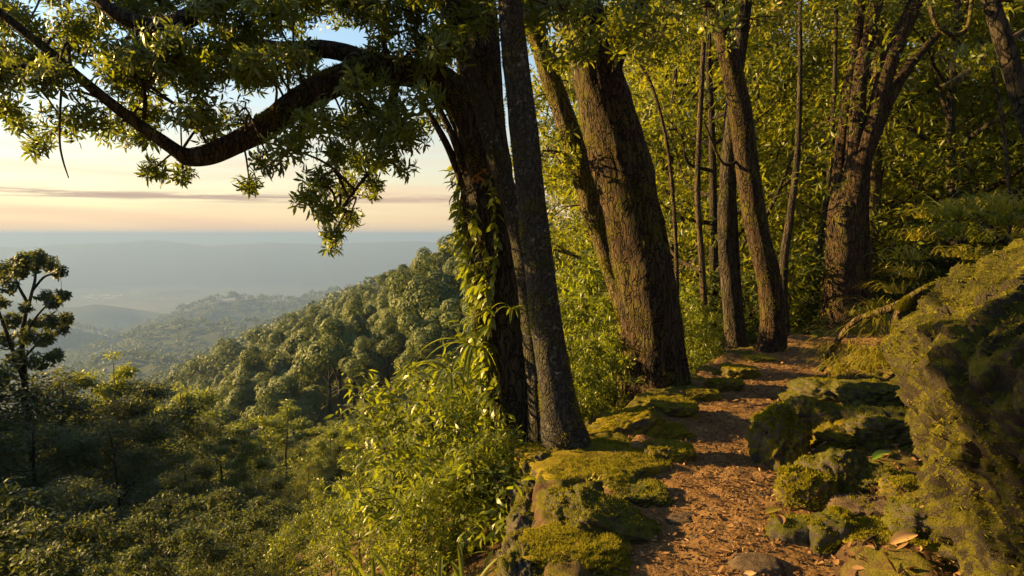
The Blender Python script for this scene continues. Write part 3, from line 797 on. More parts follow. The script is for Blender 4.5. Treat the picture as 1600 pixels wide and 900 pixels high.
for k in range(46):                                                       # undergrowth on the floor of that wood and on the bank
    px = wr_.uniform(1060, 1680); d = wr_.uniform(9.5, 24) if px < 1240 else wr_.uniform(12.5, 24); x = (px - 800) / FPX * d
    dd, sd, _ = poly_dist(A([x]), A([d]), PATH)
    if dd[0] < 1.0: continue
    plant(f'{"bush" if k % 3 else "darkbush"}{k % 2}', 'shrub', (x, d, gz(x, d)), wr_.uniform(1.2, 2.6), 'leafy undergrowth shrub ' + ('left of the curved tree' if px < 1200 else 'between the curved and the many-stemmed tree' if px < 1320 else 'on the wooded bank above the boulder') + (', close to the path' if d < 15 else ', deeper in the wood'), 'shrub', 'undergrowth beyond the path', wide=1.1)

# ------------------------------------------------------------------ named trunks beside the path
def moss_fuzz(root, V, T, o_scale, n, ln, up_bias, seed, thr=.05, nmin=-.1):
    """short moss shoots standing on the upward and patchy parts of a stone"""
    r = np.random.default_rng(seed)
    a, b, c = V[T[:, 0]], V[T[:, 1]], V[T[:, 2]]
    nrm = np.cross(b - a, c - a); ar = np.linalg.norm(nrm, axis=1); nrm = nrm / np.maximum(ar[:, None], 1e-12)
    cen = (a + b + c) / 3
    m_ = fbm(cen * 5.0 + seed, 4, seed) + up_bias * nrm[:, 2]
    w = ar * np.clip((m_ - thr) * 6, 0, 1) * (nrm[:, 2] > nmin)
    if w.sum() <= 0: return
    f = r.choice(len(T), n, p=w / w.sum())
    u, v = r.uniform(0, 1, n), r.uniform(0, 1, n); fl = u + v > 1; u[fl], v[fl] = 1 - u[fl], 1 - v[fl]
    P = a[f] + (b - a)[f] * u[:, None] + (c - a)[f] * v[:, None]
    N = nrm[f]
    D = unit(N + r.normal(0, .55, N.shape) + A((0, 0, -.1)))
    L = ln * r.uniform(.5, 1.4, n)[:, None]
    S = unit(np.cross(D, r.normal(0, 1, N.shape))) * L * .20
    VV = np.stack([P - N * .003 - S, P - N * .003 + S, P + D * L], 1)
    mb = MB(); mb.add(VV, np.arange(3 * n).reshape(-1, 3), None, np.repeat(np.clip(.45 + .5 * fbm(P * 9, 3, seed + 3) + r.normal(0, .14, n), 0, 1), 3))
    tag(mb.build('moss', M['mossfuzz'], root), kind='stuff')

def fuzz_object(ob, n, seed, ln=.014, thr=.10):
    me = ob.data; V = np.empty(len(me.vertices) * 3, np.float32); me.vertices.foreach_get('co', V)
    me.calc_loop_triangles(); T = np.empty(len(me.loop_triangles) * 3, np.int32); me.loop_triangles.foreach_get('vertices', T)
    moss_fuzz(ob, V.reshape(-1, 3).astype(float), T.reshape(-1, 3), 1, n, ln, .05, seed, thr, -2)

def px_line(lst):
    """rows of (px, py, depth, width in photo pixels) -> points and radii"""
    P = A([at(a, b, d) for a, b, d, w in lst]); R = A([w * .5 / FPX * d for a, b, d, w in lst])
    return P, R
def trunk_from(mb, lst, o, n=10, sides=28, rough=.14, furrow=.10, seed=0, base_flare=0.0, sink=True, tint=.5):
    P, R = px_line(lst)
    if sink:
        g = gz(P[0][0], P[0][1]); lo = min(g, P[0][2]) - .25
        P = np.vstack([[P[0][0] + (P[0][0] - P[1][0]) * .15, P[0][1], lo], P]); R = np.append(R[0] * 1.12, R)
    Q = spline(np.column_stack([P, R]), n)
    fl = None
    if base_flare:
        hgt = Q[:, 2] - Q[0, 2]; fl = base_flare * np.exp(-hgt / .45)
    tube(mb, Q[:, :3] - o, np.maximum(Q[:, 3], .004), sides, rough, furrow, seed, tint, flare=fl)
    return Q

def clump_tips(clusters, dmin, dmax, seed):
    """clusters of (px, py, count, radius px) -> rosette positions, spread in depth"""
    r = np.random.default_rng(seed); out = []; cen = []
    for px, py, n, rp in clusters:
        d = r.uniform(dmin, dmax); c = at(px, py, d); cen.append(c)
        rd = rp / FPX * d
        o = unit(r.normal(0, 1, (n, 3))) * (r.uniform(0, 1, (n, 1)) ** .5) * rd * A((1, 1.3, .85))
        out.append(c + o)
    return out, A(cen)

ROS = []
def rosette_mesh(k, L, mat, wr=.24):
    m_ = MB(); rosettes(m_, np.zeros((1, 3)), A([[0, 0, 1.0]]), L, .5, k, .55, wr)
    return m_.mesh('leaf_rosette', mat)
def foliage(root, o, groups, cen, limb_pts, leafm, L, n_single, seed, k=8, wr=.24, droop=.55, axis_z=.1, twig=.006, name='crown', single_of=None):
    """twigs from the nearest limb to each clump, rosettes at their ends; the biggest in view are objects of their own"""
    r = np.random.default_rng(seed)
    tw = MB(); cr = MB(); singles = []
    allp = np.vstack(groups)
    lp = np.vstack(limb_pts)
    for g, c in zip(groups, cen):
        b = lp[np.argmin(np.linalg.norm(lp - c, axis=1))]
        mid = (b + c) / 2 + r.normal(0, .08, 3) + A((0, 0, .10))
        sp = spline([b, mid, c], 5); tube(tw, sp - o, np.linspace(twig * 2, twig, len(sp)), 5)
        for p in g[::2]:
            m_ = (p + c) / 2 + r.normal(0, .02, 3)
            tube(tw, A([c, m_, p]) - o, [twig * .7, twig * .5, twig * .3], 3, cap=False)
    cidx = np.repeat(np.arange(len(cen)), [len(g) for g in groups])
    axis = unit(unit(allp - cen[cidx]) + A((0, 0, axis_z)) + r.normal(0, .35, allp.shape))
    # in frame and nearest first
    pxs = 800 + FPX * allp[:, 0] / allp[:, 1]
    infr = (pxs > 0) & (pxs < 1600) & ((CAM_Z - allp[:, 2]) / allp[:, 1] * FPX + HOR > 0)
    order = np.argsort(np.linalg.norm(allp - A((0, 0, CAM_Z)), axis=1) + 100 * ~infr)
    single = order[:n_single]; restm = np.setdiff1d(np.arange(len(allp)), single)
    rosettes(cr, allp[restm] - o, axis[restm], L * r.uniform(.75, 1.2, len(restm)), np.clip(r.normal(.48, .16, len(cen))[cidx[restm]], .05, .9), k, droop, wr)
    crown = cr.build(name, M[leafm], root)
    tw.build('twig', M['bark_twig'], root)['kind'] = 'stuff'
    if n_single:
        crown['kind'] = 'stuff'
        libs = [rosette_mesh(k, L, M[leafm], wr) for _ in range(6)]
        for q_, i_ in enumerate(single):
            ob = link('leaf_rosette', libs[q_ % 6], single_of or root, allp[i_] - o)
            ob.rotation_mode = 'QUATERNION'; ob.rotation_quaternion = Vector(axis[i_]).to_track_quat('Z', 'Y')
            s = r.uniform(.75, 1.2); ob.scale = (s, s, s)
    return crown

# the arching tree: dark vine-grown trunk, one limb sweeping out to the left
b0 = at(822, 690, 6.0); o = A((b0[0], b0[1], gz(b0[0], b0[1])))
root = empty('arching_tree', o); tag(root, 'dark vine-covered tree whose big limb arches out over the valley', 'tree')
t = MB()
main = trunk_from(t, [(822, 690, 6.0, 86), (806, 600, 6.0, 80), (790, 490, 6.0, 78), (776, 380, 6.0, 78), (762, 290, 6.0, 74), (752, 190, 6.05, 66), (748, 90, 6.1, 62), (742, 0, 6.2, 58), (735, -120, 6.3, 50), (722, -300, 6.5, 38)], o, 12, 36, .16, .13, 3, .25)
fuzz_object(t.build('trunk', M['bark_dark'], root), 18000, 16)
t = MB()
limb = trunk_from(t, [(772, 330, 6.0, 56), (752, 250, 5.95, 66), (735, 190, 5.9, 54), (712, 148, 5.85, 49), (672, 120, 5.8, 45), (610, 110, 5.7, 42), (545, 120, 5.6, 40), (480, 150, 5.5, 39), (425, 192, 5.4, 37), (375, 220, 5.3, 34), (330, 240, 5.2, 31), (300, 246, 5.2, 26), (280, 240, 5.2, 22)], o, 12, 28, .14, .12, 4, sink=False)
fuzz_object(t.build('limb', M['bark_dark'], root), 14000, 15)
t = MB()
br1 = trunk_from(t, [(296, 250, 5.2, 22), (262, 226, 5.1, 19), (205, 186, 5.0, 17), (140, 135, 4.9, 15), (70, 75, 4.8, 13), (0, 20, 4.75, 12), (-90, -50, 4.7, 9)], o, 8, 12, .1, .08, 5, sink=False)
br0 = trunk_from(t, [(0, 20, 4.75, 12), (-70, -10, 4.4, 12), (-180, -20, 4.0, 12), (-330, 0, 3.5, 12), (-480, 30, 3.1, 9)], o, 8, 12, .1, .08, 15, sink=False)  # unseen bough added past the left edge, holding foliage that shades the boulder
br2 = trunk_from(t, [(110, 112, 4.85, 11), (60, 104, 4.85, 10), (0, 105, 4.85, 9), (-80, 110, 4.85, 7)], o, 6, 10, .1, 0, 6, sink=False)
br3 = trunk_from(t, [(600, 105, 5.7, 30), (520, 78, 5.8, 27), (440, 78, 5.8, 24), (380, 70, 5.7, 20), (320, 90, 5.6, 12), (260, 110, 5.6, 7)], o, 8, 12, .12, .08, 7, sink=False)
br4 = trunk_from(t, [(745, 40, 6.1, 40), (650, -30, 5.9, 36), (520, -50, 5.7, 34), (400, -30, 5.5, 32), (330, 5, 5.3, 30), (285, 32, 5.2, 28), (235, 40, 5.2, 25), (180, 20, 5.1, 20), (130, -20, 5.1, 16), (60, -70, 5, 10)], o, 8, 14, .12, .08, 8, sink=False)
br5 = trunk_from(t, [(724, 290, 5.95, 13), (700, 230, 5.9, 11), (672, 180, 5.9, 9), (650, 150, 5.9, 6)], o, 6, 8, 0, 0, 9, sink=False)
br6 = trunk_from(t, [(726, 268, 5.9, 14), (708, 215, 5.8, 11), (684, 165, 5.8, 9), (664, 120, 5.8, 7), (650, 80, 5.8, 5)], o, 6, 8, 0, 0, 10, sink=False)
br7 = trunk_from(t, [(610, 110, 5.6, 9), (600, 60, 5.5, 8), (606, 0, 5.5, 7), (612, -60, 5.5, 6)], o, 6, 8, 0, 0, 11, sink=False)
br8 = trunk_from(t, [(620, 125, 5.5, 12), (612, 180, 5.4, 9), (596, 240, 5.35, 7), (560, 290, 5.3, 5), (530, 330, 5.3, 4)], o, 6, 8, 0, 0, 12, sink=False)
br9 = trunk_from(t, [(225, 186, 5.0, 7), (226, 150, 5.0, 6), (216, 80, 5.0, 5), (210, 20, 5.0, 4)], o, 6, 8, 0, 0, 13, sink=False)
bough = t.build('bough', M['bark_dark'], root)
# hanging dead twig at the left
t = MB(); trunk_from(t, [(98, 105, 4.85, 3.5), (94, 170, 4.8, 3.5), (93, 220, 4.8, 3.2), (98, 250, 4.8, 2.8), (107, 278, 4.8, 1.5)], o, 6, 6, 0, 0, 14, sink=False)
t.build('dead_twig', M['bark_twig'], root)
CL = []
cr_ = np.random.default_rng(77)
for px in range(-40, 740, 46):                                           # dense upper foliage, thinning downwards
    for py in range(-60, 150, 44):
        if cr_.uniform() < (.95 if py < 60 else .80): CL.append((px + cr_.uniform(-20, 20), py + cr_.uniform(-16, 16), 22, 38))
CL += [(10, 165, 16, 36), (40, 190, 12, 30), (60, 225, 9, 24), (100, 190, 14, 36), (140, 180, 14, 34), (20, 120, 14, 34), (180, 210, 10, 26), (225, 215, 8, 22), (240, 265, 10, 20), (285, 270, 8, 18), (330, 200, 14, 34), (300, 180, 12, 30),
       (370, 180, 12, 32), (420, 250, 9, 24), (390, 285, 7, 18), (450, 230, 12, 30), (470, 200, 14, 34), (500, 185, 14, 34), (540, 200, 18, 36), (580, 210, 18, 36), (520, 240, 18, 34), (560, 250, 20, 36), (600, 245, 16, 32), (640, 215, 12, 28), (632, 262, 5, 18),
       (500, 280, 14, 28), (540, 295, 16, 30), (580, 290, 12, 26), (480, 310, 9, 22), (510, 330, 12, 24), (545, 340, 9, 20), (520, 365, 9, 17), (520, 388, 5, 10), (610, 190, 12, 30), (670, 190, 10, 26), (660, 150, 12, 30)]
CL += [(cr_.uniform(180, 700), cr_.uniform(60, 200), 10, 34) for _ in range(34)]
CL = [(a_, b_, int(n_ * 1.9), r_) for a_, b_, n_, r_ in CL]
groups, cen = clump_tips(CL, 4.6, 6.6, 41)
side = np.random.default_rng(43)
sc_ = np.column_stack([side.uniform(-4.4, -2.95, 26), side.uniform(2.9, 3.9, 26), side.uniform(2.15, 3.5, 26)])  # unseen leaf clumps added left of the view to shade the upper boulder
groups += [c + side.normal(0, .13, (16, 3)) for c in sc_]; cen = np.vstack([cen, sc_])
foliage(root, o, groups, cen, [x[:, :3] for x in (limb, br0, br1, br2, br3, br4, br6, br7, br8, br9)], 'leaf_arch', .088, 300, 42, k=9, wr=.225, single_of=bough)

def simple_tree(name, label, stems, bark, clusters, dr, leafm, seed, L=.10, sides=26, furrow=.1, rough=.12, flare=.25, k=7, wr=.28, droop=.5, fuzz=0):
    P0 = at(*stems[0][0][:3]); o = A((P0[0], P0[1], gz(P0[0], P0[1])))
    root = empty(name, o); tag(root, label, 'tree')
    lines = []
    for q_, st in enumerate(stems):
        t = MB(); big = q_ == 0
        ln = trunk_from(t, st, o, 12 if big else 7, sides if st[0][3] > 12 else 8, rough, furrow, seed + q_, flare if big else 0, sink=big)
        lines.append(ln[:, :3]); part = t.build('trunk' if big else 'limb', M[bark], root)
        if big: first = part
    if fuzz: fuzz_object(first, fuzz, seed)
    if clusters:
        g, c = clump_tips(clusters, dr[0], dr[1], seed)
        foliage(root, o, g, c, lines, leafm, L, 0, seed + 1, k=k, wr=wr, droop=droop)
    return root
def scatter(x0, x1, y0, y1, n, cnt, rp, seed):
    r = np.random.default_rng(seed)
    return [(r.uniform(x0, x1), r.uniform(y0, y1), cnt, rp) for _ in range(n)]

simple_tree('slender_tree', 'slender dark stem leaning across the top of the vine-covered trunk', [[(842, 640, 5.7, 34), (832, 520, 5.65, 33), (818, 400, 5.6, 32), (800, 325, 5.55, 30), (774, 240, 5.5, 28), (745, 140, 5.45, 26), (722, 70, 5.4, 25), (700, 0, 5.4, 24), (670, -110, 5.4, 20)]],
            'bark_pale', scatter(620, 780, -80, 30, 10, 14, 34, 3), (5.0, 6.2), 'leaf_arch', 300, .088, 20, .05, .07, .1)
simple_tree('pale_tree', 'slim grey lichen-spotted tree leaning beside the largest mossy slab', [[(884, 705, 4.9, 72), (874, 640, 4.9, 55), (862, 560, 4.9, 49), (847, 450, 4.9, 45), (832, 330, 4.92, 42), (818, 200, 4.95, 42), (806, 100, 5.0, 39), (796, 0, 5.0, 36), (784, -120, 5.1, 30), (770, -260, 5.2, 22)]],
            'bark_pale', scatter(690, 900, -120, 40, 18, 15, 36, 5), (4.6, 6.2), 'leaf_arch', 310, .088, 30, .05, .08, .35, fuzz=9000)
simple_tree('leaning_tree', 'massive reddish brown tree leaning left beside the path', [[(1030, 645, 7.0, 96), (1026, 570, 7.0, 84), (1013, 470, 7.0, 82), (991, 350, 7.05, 80), (966, 240, 7.1, 80), (940, 140, 7.15, 72), (922, 70, 7.2, 66), (905, 0, 7.25, 60), (880, -120, 7.4, 52), (850, -260, 7.5, 40)],
            [(925, 90, 7.2, 30), (900, 30, 7.0, 26), (870, -30, 6.8, 20), (820, -90, 6.6, 12)], [(945, 150, 7.1, 22), (985, 40, 7.0, 18), (1030, -40, 6.9, 12)]],
            'bark_red', scatter(820, 1120, -60, 70, 30, 15, 42, 7) + scatter(850, 990, 60, 110, 6, 10, 30, 8), (5.6, 8.4), 'leaf_wood', 320, .10, 40, .14, .12, .30, fuzz=22000)
simple_tree('mossy_tree', 'thinner mossy tree tucked behind the left flank of the massive leaning tree', [[(985, 520, 7.9, 40), (965, 440, 7.9, 36), (938, 360, 7.9, 34), (912, 280, 7.9, 32), (888, 200, 7.9, 30), (860, 120, 7.9, 27), (830, 30, 7.9, 24), (800, -60, 7.9, 18)],
            [(905, 262, 7.9, 10), (880, 240, 7.8, 6), (850, 235, 7.7, 3)]],
            'bark_moss', scatter(825, 900, 90, 260, 9, 9, 24, 9) + scatter(840, 880, 260, 350, 4, 7, 20, 10) + scatter(800, 900, -50, 60, 8, 12, 34, 11), (7.0, 8.6), 'leaf_wood', 330, .10, 20, .16, .16, .1, fuzz=16000)
simple_tree('curved_tree', 'curved slim tree at the bend of the path, lit along its left side', [[(1205, 556, 9.0, 42), (1207, 500, 9.0, 36), (1202, 440, 9.0, 36), (1187, 380, 9.0, 35), (1175, 310, 9.0, 34), (1165, 240, 9.0, 33), (1158, 180, 9.0, 32), (1146, 120, 9.0, 31), (1130, 50, 9.0, 30), (1118, 0, 9.0, 28), (1100, -100, 9.0, 22)],
            [(1118, 5, 8.9, 13), (1070, 8, 8.7, 11), (1020, 35, 8.5, 9), (960, 70, 8.3, 7), (890, 92, 8.1, 4)], [(1165, 245, 9, 6), (1130, 255, 8.9, 4.5), (1100, 190, 8.8, 3)]],
            'bark_red', scatter(1040, 1240, -60, 40, 16, 12, 38, 13) + scatter(920, 1080, 20, 100, 8, 9, 26, 14), (7.8, 9.8), 'leaf_wood', 340, .10, 22, .08, .08, .2, fuzz=9000)
simple_tree('twin_tree', 'dark slim tree just left of the curved tree at the bend', [[(1152, 562, 9.4, 34), (1146, 500, 9.4, 28), (1138, 420, 9.4, 26), (1135, 340, 9.4, 25), (1140, 250, 9.4, 24), (1150, 120, 9.4, 22), (1165, 0, 9.4, 18), (1172, -80, 9.4, 14)],
            [(1160, 556, 9.5, 16), (1152, 450, 9.5, 13), (1146, 330, 9.5, 11), (1142, 260, 9.45, 7)]],
            'bark_dark', scatter(1100, 1230, -70, 10, 8, 12, 36, 15), (8.8, 10), 'leaf_wood', 350, .10, 18, .1, .1, .2)
simple_tree('forked_tree', 'many-stemmed tree with golden upper stems at the far end of the path', [[(1318, 528, 11.2, 62), (1316, 470, 11.2, 52), (1320, 400, 11.2, 50), (1326, 330, 11.2, 44), (1334, 280, 11.2, 30), (1338, 200, 11.2, 24), (1346, 110, 11.2, 20), (1362, 40, 11.2, 17), (1380, -30, 11.2, 15), (1400, -120, 11.2, 10)],
            [(1330, 340, 11.15, 34), (1348, 250, 11.1, 27), (1368, 180, 11.1, 25), (1386, 110, 11.1, 24), (1410, 50, 11.1, 22), (1436, -5, 11.1, 20), (1480, -90, 11.1, 12)],
            [(1345, 270, 11.2, 18), (1375, 190, 11.3, 17), (1412, 115, 11.4, 15), (1460, 60, 11.5, 10), (1500, 20, 11.6, 6)],
            [(1296, 520, 11.4, 26), (1300, 420, 11.4, 22), (1308, 300, 11.4, 20), (1326, 150, 11.4, 17), (1340, 60, 11.4, 13), (1350, -40, 11.4, 10)],
            [(1345, 520, 11.4, 18), (1352, 420, 11.4, 16), (1350, 330, 11.4, 14), (1356, 260, 11.4, 8)]],
            'bark_red', scatter(1260, 1500, -80, 40, 20, 12, 42, 17), (10, 12.5), 'leaf_wood', 360, .11, 22, .1, .1, .2)
simple_tree('sunlit_tree', 'straight trunk with a sunlit side right of the many-stemmed tree', [[(1356, 462, 13, 26), (1358, 400, 13, 23), (1362, 330, 13, 22), (1366, 250, 13, 20), (1372, 120, 13, 18), (1376, 0, 13, 14), (1380, -80, 13, 10)]],
            'bark_moss', scatter(1330, 1450, -60, 60, 8, 10, 36, 19), (12, 14), 'leaf_wood', 370, .11, 18, .1, .1, .2)
simple_tree('corner_tree', 'dark bare stem crossing the top right corner', [[(1690, 420, 4.6, 34), (1640, 280, 4.6, 30), (1598, 160, 4.6, 27), (1570, 70, 4.6, 25), (1545, -10, 4.6, 23), (1515, -120, 4.6, 18)]],
            'bark_dark', scatter(1430, 1640, -90, 0, 8, 10, 36, 21), (4.6, 6.2), 'leaf_wood', 380, .10, 18, .06, .08, .1)
for k, (st, lab) in enumerate([
    ([(1228, 545, 10.6, 17), (1224, 470, 10.6, 14), (1226, 400, 10.6, 13), (1236, 330, 10.6, 11), (1246, 240, 10.6, 9), (1250, 120, 10.6, 7), (1250, -60, 10.6, 5)], 'thin dark stem just right of the curved tree'),
    ([(1058, 500, 9.6, 7), (1056, 380, 9.6, 6.5), (1048, 270, 9.6, 6), (1035, 190, 9.6, 5.5), (1012, 120, 9.6, 5), (975, 75, 9.6, 4)], 'thin pale stem curving left behind the massive leaning tree'),
    ([(1022, 470, 10.2, 7), (1018, 380, 10.2, 6.5), (1014, 300, 10.2, 6), (1000, 215, 10.2, 5), (975, 180, 10.2, 4)], 'thin pale stem close to the right flank of the massive leaning tree'),
    ([(1272, 500, 12.5, 14), (1276, 430, 12.5, 12), (1290, 330, 12.5, 10), (1300, 220, 12.5, 8), (1305, 100, 12.5, 6), (1308, -60, 12.5, 5)], 'thin trunk in the gap left of the many-stemmed tree'),
    ([(1578, 340, 6.4, 5), (1576, 290, 6.4, 5), (1568, 200, 6.4, 5), (1555, 130, 6.4, 4.5), (1545, 80, 6.4, 3)], 'thin brown stem rising from the bank at the right'),
    ([(1100, 490, 11, 12), (1096, 400, 11, 10), (1090, 300, 11, 9), (1094, 180, 11, 8), (1100, 60, 11, 7), (1106, -70, 11, 6)], 'thin upright stem left of the dark slim tree')]):
    simple_tree('thin_tree', lab, [st], ['bark_dark', 'bark_twig', 'bark_twig', 'bark_dark', 'bark_twig', 'bark_twig'][k], scatter(st[-1][0] - 40, st[-1][0] + 40, st[-1][1] - 30, st[-1][1] + 60, 4, 9, 26, 400 + k), (st[0][2] - .5, st[0][2] + .5), 'leaf_wood', 390 + 3 * k, .10, 10, .05, .06, .1)
simple_tree('tall_tree', 'tall open tree with a flat spreading top at the left edge', [[(48, 680, 34, 11), (40, 640, 34, 9.5), (38, 590, 34, 8.5), (34, 540, 34, 7.5), (38, 500, 34, 6), (46, 470, 34, 5), (54, 440, 34, 4), (56, 415, 34, 3)],
            [(38, 600, 34, 6), (24, 560, 33.8, 5.5), (10, 520, 33.6, 5), (-4, 480, 33.4, 3.5), (-14, 440, 33.2, 3)], [(36, 540, 34, 4), (50, 505, 34.3, 3.4), (72, 478, 34.6, 2.8), (96, 462, 34.8, 2.5)], [(44, 475, 34, 5), (30, 450, 33.6, 4), (20, 425, 33.4, 3)], [(50, 455, 34, 4), (70, 432, 34, 3.5), (92, 428, 34, 2)], [(37, 560, 34, 4), (60, 535, 34, 3), (86, 510, 34, 2.2), (104, 500, 34, 2)]],
            'bark_dark', [(56, 402, 44, 14), (36, 408, 40, 15), (76, 412, 40, 14), (14, 418, 37, 15), (92, 426, 27, 10), (54, 416, 34, 15), (30, 426, 27, 12), (-4, 430, 34, 16), (14, 448, 23, 12), (70, 462, 23, 11), (96, 462, 17, 9), (84, 474, 23, 12), (104, 496, 20, 10), (80, 500, 27, 13), (60, 505, 30, 14), (20, 500, 30, 14), (40, 525, 34, 15), (70, 530, 34, 15), (96, 515, 20, 10), (10, 530, 30, 15), (30, 560, 34, 17), (60, 565, 34, 17), (0, 470, 23, 12), (40, 480, 17, 10), (85, 555, 27, 14), (5, 590, 27, 16)],
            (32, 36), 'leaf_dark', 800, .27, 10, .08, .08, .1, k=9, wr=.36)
# a looping vine and a mossy dead branch hanging in the canopy at the right
t = MB(); o = at(1480, 30, 7.5)
trunk_from(t, [(1442, -60, 7.5, 7), (1452, 0, 7.5, 7), (1462, 36, 7.5, 7), (1482, 53, 7.5, 7.5), (1502, 52, 7.5, 8), (1514, 34, 7.5, 6), (1520, -20, 7.6, 6), (1524, -90, 7.6, 6)], o, 8, 8, .1, 0, 1, sink=False)
tag(t.build('hanging_vine', M['bark_moss'], loc=o), 'looping golden vine hanging in the canopy at the top right', 'vine')
t = MB(); o = at(1500, 125, 7.6)
trunk_from(t, [(1468, 138, 7.6, 9), (1485, 132, 7.6, 12), (1510, 116, 7.65, 13), (1532, 98, 7.7, 12), (1580, 62, 7.9, 10), (1680, 0, 8.4, 8)], o, 8, 12, .18, .1, 2, sink=False)
tag(t.build('mossy_branch', M['bark_moss'], loc=o), 'short golden mossy branch pointing out of the leaves at upper right', 'branch')

# ------------------------------------------------------------------ climbers and strap-leaved plants on the vine-grown trunk
def climber():
    r = np.random.default_rng(88)
    o = A((main[0][0], main[0][1], gz(main[0][0], main[0][1])))
    root = empty('climbing_vine', o); tag(root, 'leafy climbing vine wrapped round the dark trunk below the arching limb', 'vine')
    t = MB(); c = MB(); red = MB()
    zs = main[:, 2]
    P = []
    for s in range(9):
        a0 = r.uniform(2.4, 4.6); pts = []
        z1 = r.uniform(1.6, 2.7)
        for z in np.linspace(-.6, z1, 26):
            i_ = np.argmin(np.abs(zs - z)); ctr, R = main[i_][:3], main[i_][3]
            a = a0 + .5 * math.sin(z * 2.1 + s) + r.normal(0, .08)
            pts.append((ctr[0] + math.cos(a) * R * 1.12, ctr[1] + math.sin(a) * R * 1.12, z))
        sp = spline(pts, 3); tube(t, sp - o, np.linspace(.018, .006, len(sp)), 6, .2, 0, s)
        P.append(sp[::2])
    P = np.vstack(P); n = 14
    B = np.repeat(P, n, 0)
    ax = A([main[np.argmin(np.abs(zs - b[2]))][:3] for b in P]); outw = np.repeat(unit((P - ax) * A((1, 1, 0))), n, 0)
    keep = r.uniform(0, 1, len(B)) < np.interp(B[:, 2], [-.5, .6, 1.6, 2.0, 2.7], [.22, .20, .34, .28, .10])
    B, outw = B[keep], outw[keep]
    D = unit(outw * r.uniform(.2, 1.1, (len(B), 1)) + r.normal(0, .5, B.shape) + A((-.1, 0, -.55)))
    L = r.uniform(.05, .15, len(B))
    leaves(c, B + outw * r.uniform(0, .05, (len(B), 1)) - o, D, L, L * r.uniform(.25, .4, len(B)), .6, np.clip(r.normal(.55, .2, len(B)), 0, 1))
    # hanging dry roots and fibres
    for k in range(170):
        b = P[r.integers(0, len(P))] ; ln = r.uniform(.08, .35)
        b = b + r.normal(0, .02, 3)
        tube(t, A([b, b + A((r.normal(0, .02), r.normal(0, .02) - .02, -ln * .5)), b + A((r.normal(0, .03), r.normal(0, .03) - .02, -ln))]) - o, [.004, .003, .002], 4, cap=False)
    t.build('stem', M['bark_moss'], root); c.build('foliage', M['leaf_lush'], root)
    rp = at(752, 272, 5.62); q_ = r.normal(0, .02, (9, 3)) + rp
    leaves(red, q_ - o, unit(r.normal(0, 1, (9, 3)) * A((1, .5, .4)) + A((-.3, -.3, 0))), .10, .024, .4, r.uniform(.2, 1, 9))
    red.build('dead_leaf', M['leaf_rust'], root)
climber()

def strap_plant(name, loc, n, L, w, label, cat, mat='leaf_lush', group=None, droop=.9, rise=.8, seed=0, lean=(0, 0, 0)):
    """rosette of long arching strap leaves, each a curved ribbon of its own"""
    r = np.random.default_rng(seed)
    root = empty(name, loc); tag(root, label, cat, group)
    for k in range(n):
        m_ = MB(); a = k * 2.4 + r.uniform(-.4, .4); ln = L * r.uniform(.6, 1.15); ri = rise * r.uniform(.5, 1.3)
        d = A((math.cos(a), math.sin(a), 0)) + A(lean) * r.uniform(.5, 1.2); s = unit(A((-d[1], d[0], 0)))
        t_ = np.linspace(0, 1, 9)[:, None]
        c = d * t_ * ln * .8 + A((0, 0, 1)) * (ri * t_ - droop * t_ ** 2) * ln
        ww = w * np.sin(np.clip(t_ * .93 + .07, 0, 1) * np.pi) ** .6
        up = A((0, 0, .25)) * ww
        V = np.stack([c - s * ww * .5 + up, c, c + s * ww * .5 + up], 1).reshape(-1, 3)
        i_ = np.arange(8)[:, None] * 3
        q_ = np.vstack([i_ + A((0, 1, 4, 3)), i_ + A((1, 2, 5, 4))])
        m_.add(V, None, q_, np.clip(r.normal(.5, .15), 0, 1))
        m_.build('leaf', M[mat], root)
    return root
for k, (px, py, d, L, n, lab) in enumerate([
    (705, 585, 6.0, .62, 15, 'strap-leaved plant perched left of the vine-covered trunk'),
    (742, 545, 5.7, .48, 12, 'strap-leaved plant against the middle of the vine-covered trunk'),
    (722, 655, 5.5, .50, 12, 'drooping strap-leaved plant low on the vine-covered trunk'),
    (775, 700, 5.3, .42, 11, 'strap-leaved plant at the foot of the vine-covered trunk'),
    (800, 485, 5.55, .22, 9, 'small strap-leaved tuft on the right side of the vine-covered trunk'),
    (735, 420, 5.7, .26, 10, 'small strap-leaved tuft high on the left of the vine-covered trunk')]):
    strap_plant('strap_plant', at(px, py, d), n, L, .034 if L > .3 else .022, lab, 'plant', 'leaf_lush', None, .95, .75, 500 + k, (-.3, -.2, 0) if k < 4 else (0, 0, 0))
for k, (px, py, d, lab) in enumerate([(992, 600, 6.4, 'small star-shaped plant beside the foot of the massive leaning tree'), (1108, 612, 7.4, 'small lit rosette plant at the path edge right of the leaning tree'), (935, 690, 5.2, 'small plant behind the largest mossy slab')]):
    p = at(px, py, d); strap_plant('rosette_plant', p, 10, .17, .024, lab, 'plant', 'leaf_lush', None, .5, .75, 520 + k)
strap_plant('palm_seedling', at(1488, 345, 5.6), 12, .42, .022, 'bright palm-like seedling on the bank above the big boulder', 'plant', 'leaf_lush', None, .55, 1.0, 531)
strap_plant('palm_seedling', at(1560, 335, 5.0), 9, .30, .020, 'smaller palm-like seedling near the right edge above the boulder', 'plant', 'leaf_lush', None, .6, .9, 532)

